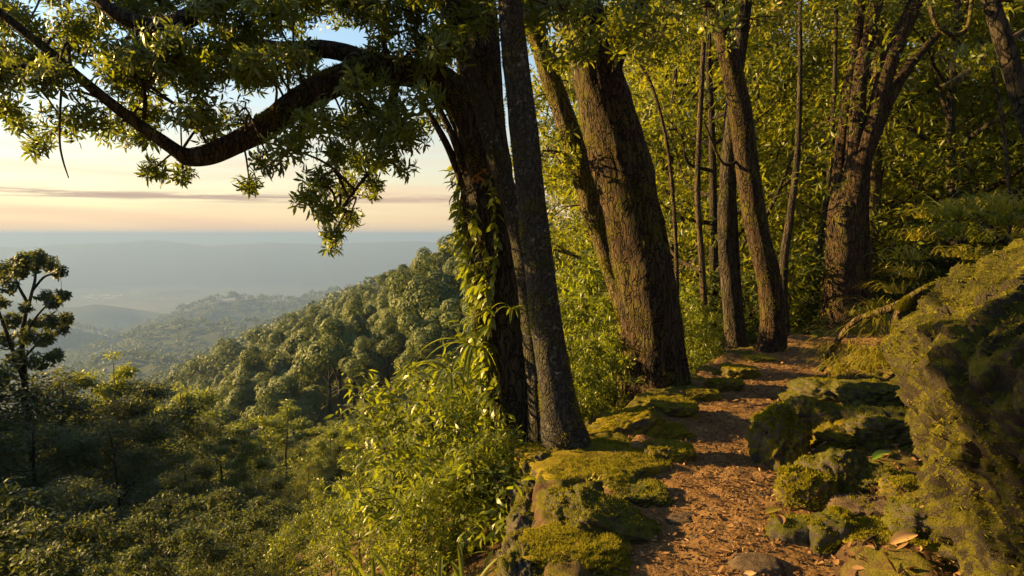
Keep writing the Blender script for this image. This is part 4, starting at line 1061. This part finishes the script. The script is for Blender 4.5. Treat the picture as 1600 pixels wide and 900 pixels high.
# ------------------------------------------------------------------ stones and boulders
def stone(name, pos, size, label, cat='stone', mat='stone_moss', sub=5, rot=0, tilt=(0, 0), rough=.30, blocky=.55, seed=0, fuzz=5000, ln=.014, group=None, flat_top=0, thr=.2, sink=.25):
    V, T = ICO[4 if max(size) < .34 and sub == 5 else sub]
    P = V.copy()
    cube = P / np.maximum(np.abs(P).max(1, keepdims=True), 1e-6)
    P = P * (1 - blocky) + cube * blocky * .80
    n1_ = fbm(V * 1.3 + seed * 3.1, 4, seed); n2_ = fbm(V * 4.5 + seed, 4, seed + 5); n3 = np.abs(fbm(V * 2.4 + seed * 1.7, 3, seed + 8))
    n9 = fbm(V * 13 + seed, 4, seed + 11); n7 = np.abs(fbm(V * 6 + seed, 3, seed + 12))
    P = P * (1 + rough * n1_ + rough * .45 * n2_ + rough * .28 * n9 - rough * .35 * np.clip(.18 - n7, 0, 1) / .18 - rough * .5 * (n3 < .07) * (1 - n3 / .07))[:, None]
    if flat_top: P[:, 2] = np.where(P[:, 2] > 0, P[:, 2] * (1 - flat_top * .5), P[:, 2])
    P = P * (A(size) / 2)
    cx_, sx_ = math.cos(tilt[0]), math.sin(tilt[0]); P = np.column_stack([P[:, 0], P[:, 1] * cx_ - P[:, 2] * sx_, P[:, 1] * sx_ + P[:, 2] * cx_])
    cy_, sy_ = math.cos(tilt[1]), math.sin(tilt[1]); P = np.column_stack([P[:, 0] * cy_ + P[:, 2] * sy_, P[:, 1], -P[:, 0] * sy_ + P[:, 2] * cy_])
    c_, s_ = math.cos(rot), math.sin(rot); P = np.column_stack([P[:, 0] * c_ - P[:, 1] * s_, P[:, 0] * s_ + P[:, 1] * c_, P[:, 2]])
    mb = MB(); mb.add(P, T)
    o = mb.build(name, M[mat], None, True, pos); tag(o, label, cat, group)
    if fuzz: moss_fuzz(o, P, T, 1, fuzz, ln, .42, seed + 20, thr)
    return o
def stone_px(px0, px1, py_top, py_base, zb, label, depth=None, hz=None, ratio=.9, **kw):
    """stone seen between columns px0..px1, resting at height zb on row py_base, top at row py_top"""
    g = on_ground((px0 + px1) / 2, py_base, zb); d = g[1] if depth is None else depth
    px0, px1 = px0 - .14 * (px1 - px0), px1 + .14 * (px1 - px0)
    w = (px1 - px0) / FPX * d; top = at((px0 + px1) / 2, py_top, d + w * ratio * .4)[2]
    h = max(.035, (top - zb)) if hz is None else hz
    x = ((px0 + px1) / 2 - 800) / FPX * (d + w * ratio * .45)
    ht = h * 1.5
    return stone(kw.pop('name', 'mossy_stone'), (x, d + w * ratio * .45, zb + h - ht * .5), (w * 1.08, w * ratio * 1.1, ht), label, **kw)
EDGE = 'mossy stones edging the path'
stone_px(822, 972, 842, 905, 0, 'golden moss-covered stone at the bottom centre edge of the picture', seed=1, fuzz=11000, blocky=.35, group=EDGE)
stone_px(893, 1022, 792, 858, 0, 'wedge-shaped dark stone behind the golden bottom stone', seed=2, mat='stone_dark', tilt=(.1, .35), blocky=.75, fuzz=3500, thr=.18, group=EDGE)
stone_px(858, 950, 760, 850, -.08, 'dark green stone left of the wedge-shaped stone', seed=3, mat='stone_dark', fuzz=4500, group=EDGE)
stone('mossy_stone', (.56, 4.66, -.13), (1.20, 1.0, .52), 'largest flat slab with yellow moss, beside the pale tree', seed=4, blocky=.8, rot=.35, fuzz=14000, rough=.13, group=EDGE, sub=5)
stone('mossy_stone', (.34, 4.30, -.45), (.60, .70, .60), 'dark block under the largest flat slab', seed=14, blocky=.8, rot=.2, fuzz=2500, mat='stone_dark', group=EDGE)
stone_px(948, 1000, 738, 768, .02, 'small rounded stone on the inner side of the largest slab', seed=5, fuzz=2000, mat='stone_dark', group=EDGE)
stone_px(1012, 1080, 688, 735, .0, 'mossy lump at the inner end of the largest slab', seed=6, fuzz=4000, group=EDGE)
stone_px(960, 1050, 762, 800, 0, 'low dark stone between the largest slab and the path', seed=7, mat='stone_dark', fuzz=2200, group=EDGE)
stone_px(920, 1030, 648, 702, -.05, 'long sloping mossy stone behind the largest slab', seed=8, fuzz=4500, tilt=(0, -.28), blocky=.7, ratio=.6, group=EDGE)
stone_px(1008, 1080, 664, 692, 0, 'low mossy stone between the lump and the square-edged stone', seed=9, fuzz=2600, group=EDGE)
stone_px(1024, 1090, 624, 660, 0, 'square-edged mossy stone at the foot of the massive leaning tree', seed=10, fuzz=3500, blocky=.8, group=EDGE)
stone_px(1082, 1125, 608, 630, 0, 'thin mossy stone right of the massive leaning tree', seed=11, fuzz=1600, group=EDGE)
stone_px(1112, 1160, 590, 614, 0, 'flat mossy stone nearer than the pillow-shaped stone on the path edge', seed=12, fuzz=2000, group=EDGE)
stone_px(1134, 1186, 570, 596, 0, 'pillow-shaped mossy stone before the dark slim tree', seed=13, fuzz=2200, blocky=.6, group=EDGE)
stone_px(1168, 1215, 556, 570, 0, 'small low stone at the foot of the curved tree', seed=15, fuzz=1200, group=EDGE)
lw = np.random.default_rng(44)
for k in range(11):
    y_ = 2.55 + k * .27; c_ = float(np.interp(y_, pc[:, 1], pc[:, 0])); x_ = c_ - float(np.interp(y_, EDGE_Y, EDGE_O)) - .10
    stone('ledge_stone', (x_, y_, -.28 + lw.uniform(-.05, .05)), (lw.uniform(.26, .36), lw.uniform(.30, .42), lw.uniform(.55, .72)), 'dark stone in the valley face of the stone edging, ' + ['nearest the camera', 'second', 'third', 'fourth', 'fifth', 'sixth', 'seventh', 'eighth', 'ninth', 'tenth', 'farthest'][k] + (' from the camera' if 0 < k < 10 else ' of its row' if k == 10 else ''),
          seed=170 + k, mat='stone_dark', fuzz=2200, blocky=.6, rot=lw.uniform(-.3, .3), group='stones in the valley face of the edging')
for k in range(64):
    y_ = lw.uniform(2.6, 5.4); c_ = float(np.interp(y_, pc[:, 1], pc[:, 0])); x_ = c_ - float(np.interp(y_, EDGE_Y, EDGE_O)) - lw.uniform(.25, 2.6)
    strap_plant('fern_tuft', (x_, y_, gz(x_, y_) - .02), 9, lw.uniform(.28, .46), .03, 'leafy green tuft on the slope under the stone edging', 'plant', 'leaf_lush', 'tufts under the stone edging', .8, 1.2, 560 + k)
BANK = 'mossy stones and root lumps on the right bank'
def B_(*a, **k): stone_px(*a, group=BANK, **k)
B_(1192, 1262, 636, 742, 0, 'rounded mossy root lump jutting into the path from the right', seed=31, fuzz=7000, ratio=1.1, blocky=.2, ln=.02)
B_(1222, 1290, 620, 700, .05, 'mossy stone behind the jutting root lump', seed=32, fuzz=3500, blocky=.3)
B_(1276, 1330, 628, 690, .10, 'upright mossy stone in the middle of the right bank', seed=33, fuzz=2500)
B_(1246, 1350, 592, 640, .08, 'long low dark stone where the right bank begins', seed=34, mat='stone_dark', fuzz=3500, blocky=.4)
B_(1330, 1420, 596, 640, .22, 'dark mossy stone below the grass tufts beside the boulder', seed=35, mat='stone_dark', fuzz=2500)
B_(1232, 1300, 728, 812, 0, 'golden mossy front of the big root lump on the right', seed=36, fuzz=6500, blocky=.25, ln=.02)
B_(1272, 1366, 706, 788, .06, 'big brown root lump with bare top on the right bank', seed=37, mat='stone_dark', fuzz=2500, blocky=.2, thr=.2)
B_(1345, 1420, 730, 780, .12, 'brown mossy lump right of the big root lump', seed=38, mat='stone_dark', fuzz=2500, blocky=.3)
B_(1400, 1450, 745, 785, .16, 'small mossy lump against the foot of the boulder', seed=39, fuzz=1800)
B_(1326, 1412, 780, 822, .08, 'flat bare rock above the dark moss block', seed=40, mat='stone_bare', fuzz=600, blocky=.6, thr=.3)
B_(1276, 1352, 796, 880, 0, 'dark moss-covered block at the right of the path', seed=41, mat='stone_dark', fuzz=5500, blocky=.5)
B_(1220, 1284, 808, 868, 0, 'low mossy lump left of the dark moss block', seed=42, mat='stone_dark', fuzz=3000, blocky=.2)
B_(1356, 1520, 836, 905, .06, 'slab with golden moss at the bottom right', seed=43, fuzz=9000, blocky=.4)
B_(1340, 1420, 812, 850, .06, 'dark slab with strands of moss above the bottom slab', seed=44, mat='stone_dark', fuzz=3000)
B_(1420, 1500, 780, 850, .14, 'dark rock wedged against the lower boulder', seed=45, mat='stone_dark', fuzz=2500)
B_(1290, 1370, 660, 712, .08, 'leaf-strewn mossy stone behind the bright green leaf', seed=46, fuzz=3000, blocky=.2)
B_(1350, 1450, 640, 700, .2, 'dark mossy stone at the foot of the boulder', seed=47, mat='stone_dark', fuzz=3000)
stone_px(1162, 1230, 872, 908, 0, 'smooth dark rock at the bottom edge of the path', name='path_rock', seed=50, mat='stone_bare', fuzz=0, blocky=.3, rough=.15)
for k, (a_, b_, c_, d_, lab) in enumerate([(1122, 1152, 794, 808, 'pale stone in the middle of the path'), (1126, 1160, 826, 842, 'flat grey stone on the path below the pale one'), (1050, 1094, 806, 824, 'flat brown stone at the left of the path'), (1088, 1112, 836, 850, 'small stone on the path near the wedge-shaped stone'), (1100, 1130, 750, 762, 'small stone in the sunlit stretch of the path'), (1186, 1214, 770, 786, 'small light stone near the golden root lump')]):
    stone_px(a_, b_, c_, d_, .01, lab, name='path_rock', seed=51 + k, mat='stone_bare', fuzz=0, blocky=.5, sub=4, ratio=.8, group='stones lying on the path')

moss_fuzz(BANK_OB, BV, BT, 1, 42000, .016, .30, 161, .22)
moss_fuzz(VERGE_OB, VV_, VT, 1, 30000, .016, .30, 162, .16)

# the big boulder at the right: overhanging, thick moss
def boulder():
    V, T = ICO[7]
    P = V * .84 + V / np.abs(V).max(1, keepdims=True) * .16 * .9
    n1_ = fbm(V * 1.9 + 4, 4, 61); n2_ = fbm(V * 5 + 9, 4, 62); n3 = fbm(V * 13, 4, 63); n4 = fbm(V * 34, 3, 64); n5 = fbm(V * 4.2 + 2, 3, 67); n6 = fbm(V * 9 + 5, 3, 68)
    z = .62 + P[:, 2] * 1.33                                  # from below ground to above eye height
    left = np.interp(z, [-.5, .3, .69, .88, 1.05, 1.22, 1.40, 1.60, 2.0], [1.95, 1.86, 1.75, 1.66, 1.54, 1.53, 1.70, 1.98, 2.5])
    hx = P[:, 0]; rx = 1.15
    y = 2.75 + P[:, 1] * 1.0 + .10 * (z - .6)
    x = left + rx + hx * rx * 1.06 + np.interp(z, [.2, .8], [.30, .42]) * (y - 2.6)
    Q = np.column_stack([x, y, z])
    Nn = unit(P)
    Q = Q + Nn * (.10 * n1_ + .10 * n2_ + .075 * n3 + .055 * n4 + .03 * fbm(V * 80, 2, 69) + .06 * (.3 - np.abs(fbm(V * 19, 3, 70))) + .05 * (.35 - np.abs(n5)) + .06 * (.3 - np.abs(n6)))[:, None]
    pos = A((2.65, 2.75, 0.)); Q = Q - pos
    mb = MB(); mb.add(Q, T)
    o = mb.build('boulder', M['stone_wall'], None, True, pos); tag(o, 'huge overhanging boulder thick with moss at the right edge', 'boulder')
    moss_fuzz(o, Q, T, 1, 110000, .014, .05, 66, -.16, -.95)
boulder()
stone('mossy_stone', (3.6, 3.2, 1.2), (1.2, 1.3, .9), 'brown rock lying on top of the huge boulder at the right edge', seed=72, mat='stone_wall', fuzz=6000, blocky=.4, ln=.02)

# ------------------------------------------------------------------ roots on the right bank
for k, (ln, lab) in enumerate([
    ([(1284, 580, 6.5, 6), (1300, 548, 6.4, 8), (1318, 520, 6.3, 9), (1340, 500, 6.2, 10), (1368, 490, 6.1, 10), (1400, 478, 6.0, 12), (1430, 466, 6.0, 13), (1462, 452, 6.0, 14), (1510, 446, 6.0, 12)], 'thick mossy root arching down the bank left of the boulder'),
    ([(1398, 575, 5.9, 8), (1398, 530, 5.9, 9), (1402, 495, 5.9, 11), (1416, 472, 5.9, 12), (1440, 456, 5.9, 14), (1475, 446, 5.9, 13), (1520, 442, 6.0, 10)], 'golden mossy root dropping beside the boulder'),
    ([(1338, 905, 2.9, 5), (1342, 880, 3.0, 6), (1352, 850, 3.1, 6), (1372, 836, 3.2, 5), (1400, 832, 3.3, 4)], 'thin bare root curling at the bottom right of the path')]):
    P, R = px_line(ln); o = P[0].copy(); t = MB(); Q = spline(np.column_stack([P, R]), 9)
    tube(t, Q[:, :3] - o, Q[:, 3], 14, .25, .1, 600 + k)
    rt = tag(t.build('root', M['bark_moss'] if k < 2 else M['bark_twig'], loc=o), lab, 'root')
    if k < 2: fuzz_object(rt, 5000, 610 + k, thr=.15)

# ------------------------------------------------------------------ grass tufts and ferns of the bank
def tuft(pos, n, L, label, seed, mat='grass', group=None, lean=(-.35, -.1, 0), w=.012):
    r = np.random.default_rng(seed)
    root = empty('grass_tuft', pos); tag(root, label, 'grass', group)
    m_ = MB()
    for k in range(n):
        a = r.uniform(0, 6.28); ln = L * r.uniform(.5, 1.2); d = A((math.cos(a) * .6, math.sin(a) * .6, 0)) + A(lean) * r.uniform(.4, 1.6); s = unit(A((-d[1], d[0], .1)))
        t_ = np.linspace(0, 1, 6)[:, None]; b = r.normal(0, .05, 3) * A((1, 1, 0))
        c = b + d * t_ * ln + A((0, 0, 1)) * (1.0 * t_ - .95 * t_ ** 2) * ln * r.uniform(.6, 1.3)
        ww = w * (1 - t_ ** 2 * .95)
        V = np.stack([c - s * ww * .5, c + s * ww * .5], 1).reshape(-1, 3); i_ = np.arange(5)[:, None] * 2
        m_.add(V, None, i_ + A((0, 1, 3, 2)), np.clip(r.normal(.5, .2), 0, 1))
    m_.build('blade', M[mat], root)['kind'] = 'stuff'
    return root
tr_ = np.random.default_rng(90)
TUFTS = [(1300, 560, 6.5), (1325, 545, 6.4), (1350, 552, 6.2), (1372, 560, 6.0), (1340, 520, 6.5), (1365, 520, 6.4), (1388, 505, 6.3), (1310, 580, 6.1), (1350, 575, 6.0), (1385, 570, 5.9), (1400, 540, 5.9), (1376, 480, 6.8), (1400, 455, 6.8), (1420, 430, 6.8), (1345, 490, 7.2), (1290, 545, 7.4)]
for k, (px, py, d) in enumerate(TUFTS):
    p = at(px, py, d)
    tuft(p - A((0, 0, .02)), 44, .42, 'arching yellow grass tuft on the bank left of the boulder', 700 + k, group='grass tufts left of the boulder')
for k in range(26):
    px = tr_.uniform(1420, 1640); d = tr_.uniform(4.2, 7); p = at(px, 380, d); z = max(gz(p[0], d), at(px, tr_.uniform(330, 420) - (px - 1420) * .12, d)[2])
    tuft((p[0], d, z), 36, .34, 'grass tuft growing on top of the bank above the boulder', 740 + k, 'grass' if k % 2 else 'leaf_wood', 'grass tufts above the boulder', (-.2, -.3, 0))
for k, (px, py, zb) in enumerate([(1405, 705, .16), (1425, 690, .2), (1440, 720, .18), (1380, 760, .15), (1410, 765, .15), (935, 755, .1), (940, 790, .1), (1000, 712, .05)]):
    p = on_ground(px, py, zb)
    tuft(p, 26, .11, 'little green sprout among the stones beside the path', 780 + k, 'grass', 'little sprouts among the stones', (0, 0, 0), .010)

# ------------------------------------------------------------------ leaves: the fresh green one, large brown ones, litter on the path
bpy.context.view_layer.update()
_dg = bpy.context.evaluated_depsgraph_get()
def drop(px, py, fallback):
    r = Vector(ray(px, py)).normalized(); o_ = Vector((0, 0, CAM_Z))
    for _ in range(6):
        hit, loc, nrm, idx, ob, mx = scene.ray_cast(_dg, o_, r)
        if not hit: break
        if ob.name.split('.')[0] in ('mossy_stone', 'bank', 'verge', 'path', 'ground', 'boulder', 'path_rock'): return A(loc) + A((0, 0, .012))
        o_ = loc + r * .01
    return on_ground(px, py, fallback)
def flat_leaf(name, px, py, z, L, W, yaw, mat, label, curl=.25, tint=.5, two=False):
    p = drop(px, py, z); m_ = MB()
    t_ = np.linspace(0, 1, 12); ww = W * np.sin(np.clip(t_ * .97 + .03, 0, 1) * np.pi) ** .75
    c = np.column_stack([t_ * L, np.zeros(12), .10 * L * np.sin(t_ * 2.6) * curl * 2])
    V = np.stack([c + np.column_stack([np.zeros(12), s * ww * .5, abs(s) * ww * curl]) for s in (-1, -.5, 0, .5, 1)], 1).reshape(-1, 3)
    i_ = np.arange(11)[:, None, None] * 5 + np.arange(4)[None, :, None]
    q_ = (i_ + A((0, 1, 6, 5))).reshape(-1, 4)
    m_.add(V, None, q_, tint)
    o = m_.build(name, M[mat], None, True, p); o.rotation_euler = (.12, -.15, yaw); tag(o, label, 'leaf'); return o
flat_leaf('green_leaf', 1362, 706, .20, .20, .080, .10, 'fresh', 'upper of two fresh bright green leaves lying below the boulder')
flat_leaf('green_leaf', 1362, 722, .20, .18, .065, .42, 'fresh', 'lower of two fresh bright green leaves lying below the boulder')
flat_leaf('dead_leaf', 1408, 815, .22, .17, .075, .15, 'litter', 'large curled brown leaf on the bank at the lower right', .3, .4)
flat_leaf('dead_leaf', 1438, 797, .26, .17, .05, .1, 'litter', 'long tan leaf leaning on the foot of the boulder', .3, .95)
flat_leaf('dead_leaf', 1392, 855, .2, .16, .07, .3, 'litter', 'pale dry leaf on the bottom right slab', .25, 1.0)
flat_leaf('yellow_leaf', 1196, 806, .05, .11, .05, .3, 'grass', 'yellow leaf on the path before the golden root lump', .2, .7)
flat_leaf('dead_leaf', 1222, 824, .05, .09, .045, 1.4, 'litter', 'orange dry leaf at the right edge of the path', .25, .75)

lr_ = np.random.default_rng(95)
def litter_geo(mb, P, yaw, L, W, tilt, tint):
    """curled dry leaves, 6 quads each"""
    n = len(P)
    st = A([(0, 0), (.3, .75), (.65, 1), (1, .05)])
    for k in range(n):
        t_ = st[:, 0]; w = st[:, 1] * W[k] * .5; cu = tilt[k]
        V = []
        for a_, b_ in zip(t_, w):
            for s in (-1, 0, 1): V.append((a_ * L[k] - L[k] * .5, s * b_, abs(s) * b_ * cu + .25 * cu * L[k] * (a_ - .5) ** 2))
        V = A(V); rx = lr_.normal(0, .35); ry = lr_.normal(0, .35)
        V = np.column_stack([V[:, 0] * math.cos(ry), V[:, 1] * math.cos(rx), V[:, 2] + V[:, 0] * math.sin(ry) + V[:, 1] * math.sin(rx)])
        c, s = math.cos(yaw[k]), math.sin(yaw[k]); V = np.column_stack([V[:, 0] * c - V[:, 1] * s, V[:, 0] * s + V[:, 1] * c, V[:, 2]])
        V[:, 2] -= V[:, 2].min() * .7
        q_ = [(i_ * 3 + j_, i_ * 3 + j_ + 1, i_ * 3 + j_ + 4, i_ * 3 + j_ + 3) for i_ in range(3) for j_ in range(2)]
        mb.add(V + P[k], None, q_, tint[k])
def path_pts(n, lo=-.75, hi=.85, s0=26, s1=None):
    i_ = lr_.uniform(0, 1, n) ** 1.35 * (len(pc) - 2 - s0) + s0; i0 = i_.astype(int); f = (i_ - i0)[:, None]
    c = pc[i0] * (1 - f) + pc[i0 + 1] * f
    o_ = np.clip(lr_.normal(.12, .42, n), lo, hi)
    xy = c + pn[i0] * o_[:, None]
    return xy, path_z(xy[:, 0], xy[:, 1], np.clip(o_, -.66, .66))
i_s = int(np.argmin(np.abs(pc[:, 1] - 2.4))); 
xy, z = path_pts(9500, s0=i_s)
mb = MB(); n = len(xy)
litter_geo(mb, np.column_stack([xy, z + .004]), lr_.uniform(0, 6.28, n), lr_.uniform(.012, .048, n), lr_.uniform(.006, .020, n), lr_.uniform(.1, .9, n), np.clip(lr_.normal(.5, .28, n), 0, 1))
# more on the right bank and among the stones
bx = lr_.uniform(1.3, 4.2, 7000); by = lr_.uniform(2.4, 8.5, 7000)
dd, sd, _ = poly_dist(bx, by, PATH); ok = (sd > 0) & (dd > .5) & (dd < 2.0); bx, by = bx[ok], by[ok]
bz = bank_z(bx, by, dd[ok]) + .008; n = len(bx)
litter_geo(mb, np.column_stack([bx, by, bz]), lr_.uniform(0, 6.28, n), lr_.uniform(.03, .08, n), lr_.uniform(.012, .032, n), lr_.uniform(.1, .9, n), np.clip(lr_.normal(.5, .28, n), 0, 1))
tag(mb.build('leaf_litter', M['litter'], path_ob), kind='stuff')
LIB = []
for k in range(8):
    mb = MB(); litter_geo(mb, np.zeros((1, 3)), [0], [.062], [lr_.uniform(.022, .034)], [lr_.uniform(.15, .9)], [[.3, .5, .6, .75, .9, 1, .45, .2][k]]); LIB.append(mb.mesh('fallen_leaf', M['litter']))
xy, z = path_pts(300, s0=i_s)
for k in range(300):
    o = link('fallen_leaf', LIB[k % 8], path_ob, (xy[k][0], xy[k][1], z[k] + .008)); o.rotation_euler = (lr_.normal(0, .2), lr_.normal(0, .2), lr_.uniform(0, 6.28)); s = lr_.uniform(.7, 1.2); o.scale = (s, s, s)

# ------------------------------------------------------------------ labels that count along a row
ORD = ['first', 'second', 'third', 'fourth', 'fifth', 'sixth', 'seventh', 'eighth', 'ninth', 'tenth', 'eleventh', 'twelfth', 'thirteenth', 'fourteenth', 'fifteenth', 'sixteenth', 'seventeenth', 'eighteenth', 'nineteenth', 'twentieth', 'twenty-first', 'twenty-second', 'twenty-third', 'twenty-fourth', 'twenty-fifth', 'twenty-sixth']
bpy.context.view_layer.update()
for grp, phrase in (('dark shrubs at the bottom left', 'dark broad-leaved shrub at the bottom left, {} from the left edge'),
                    ('sunlit shrubs left of the vine-covered trunk', 'sunlit yellow-green shrub by the vine-covered trunk, {} counting from the left'),
                    ('shrubs below the stone edging', 'leafy green shrub below the stone edging, {} counting from the left'),
                    ('shrubs between the two front trunks', 'bright leafy shrub between the front trunks, {} counting from the left'),
                    ('shrubs right of the big leaning trunk', 'leafy shrub right of the massive leaning trunk, {} counting from the left'),
                    ('grass tufts left of the boulder', 'arching yellow grass tuft left of the boulder, {} counting from the left'),
                    ('little sprouts among the stones', 'little green sprout among the path stones, {} counting from the left')):
    obs = [x for x in COL.objects if x.get('group') == grp]
    obs.sort(key=lambda x: x.location.x / x.location.y)
    for k, x in enumerate(obs): x['label'] = phrase.format(ORD[k])

# ------------------------------------------------------------------ air
def haze():
    m, n, l, out = mat_new('haze')
    v = n.new('ShaderNodeVolumePrincipled')
    v.inputs['Color'].default_value = (.185, .285, .52, 1)
    v.inputs['Density'].default_value = .00018
    v.inputs['Anisotropy'].default_value = 0.15
    l.new(v.outputs[0], out.inputs['Volume'])
    mb = MB(); s = 47500; lo, hi = -640., 34.
    V = A([(x, y, z) for z in (lo, hi) for x, y in ((-s, -s), (s, -s), (s, s), (-s, s))])
    mb.add(V, None, [(3, 2, 1, 0), (4, 5, 6, 7), (0, 1, 5, 4), (1, 2, 6, 5), (2, 3, 7, 6), (3, 0, 4, 7)])
    tag(mb.build('haze', m, smooth=False), 'pale haze filling the valley and the plain', 'haze', kind='stuff')
haze()
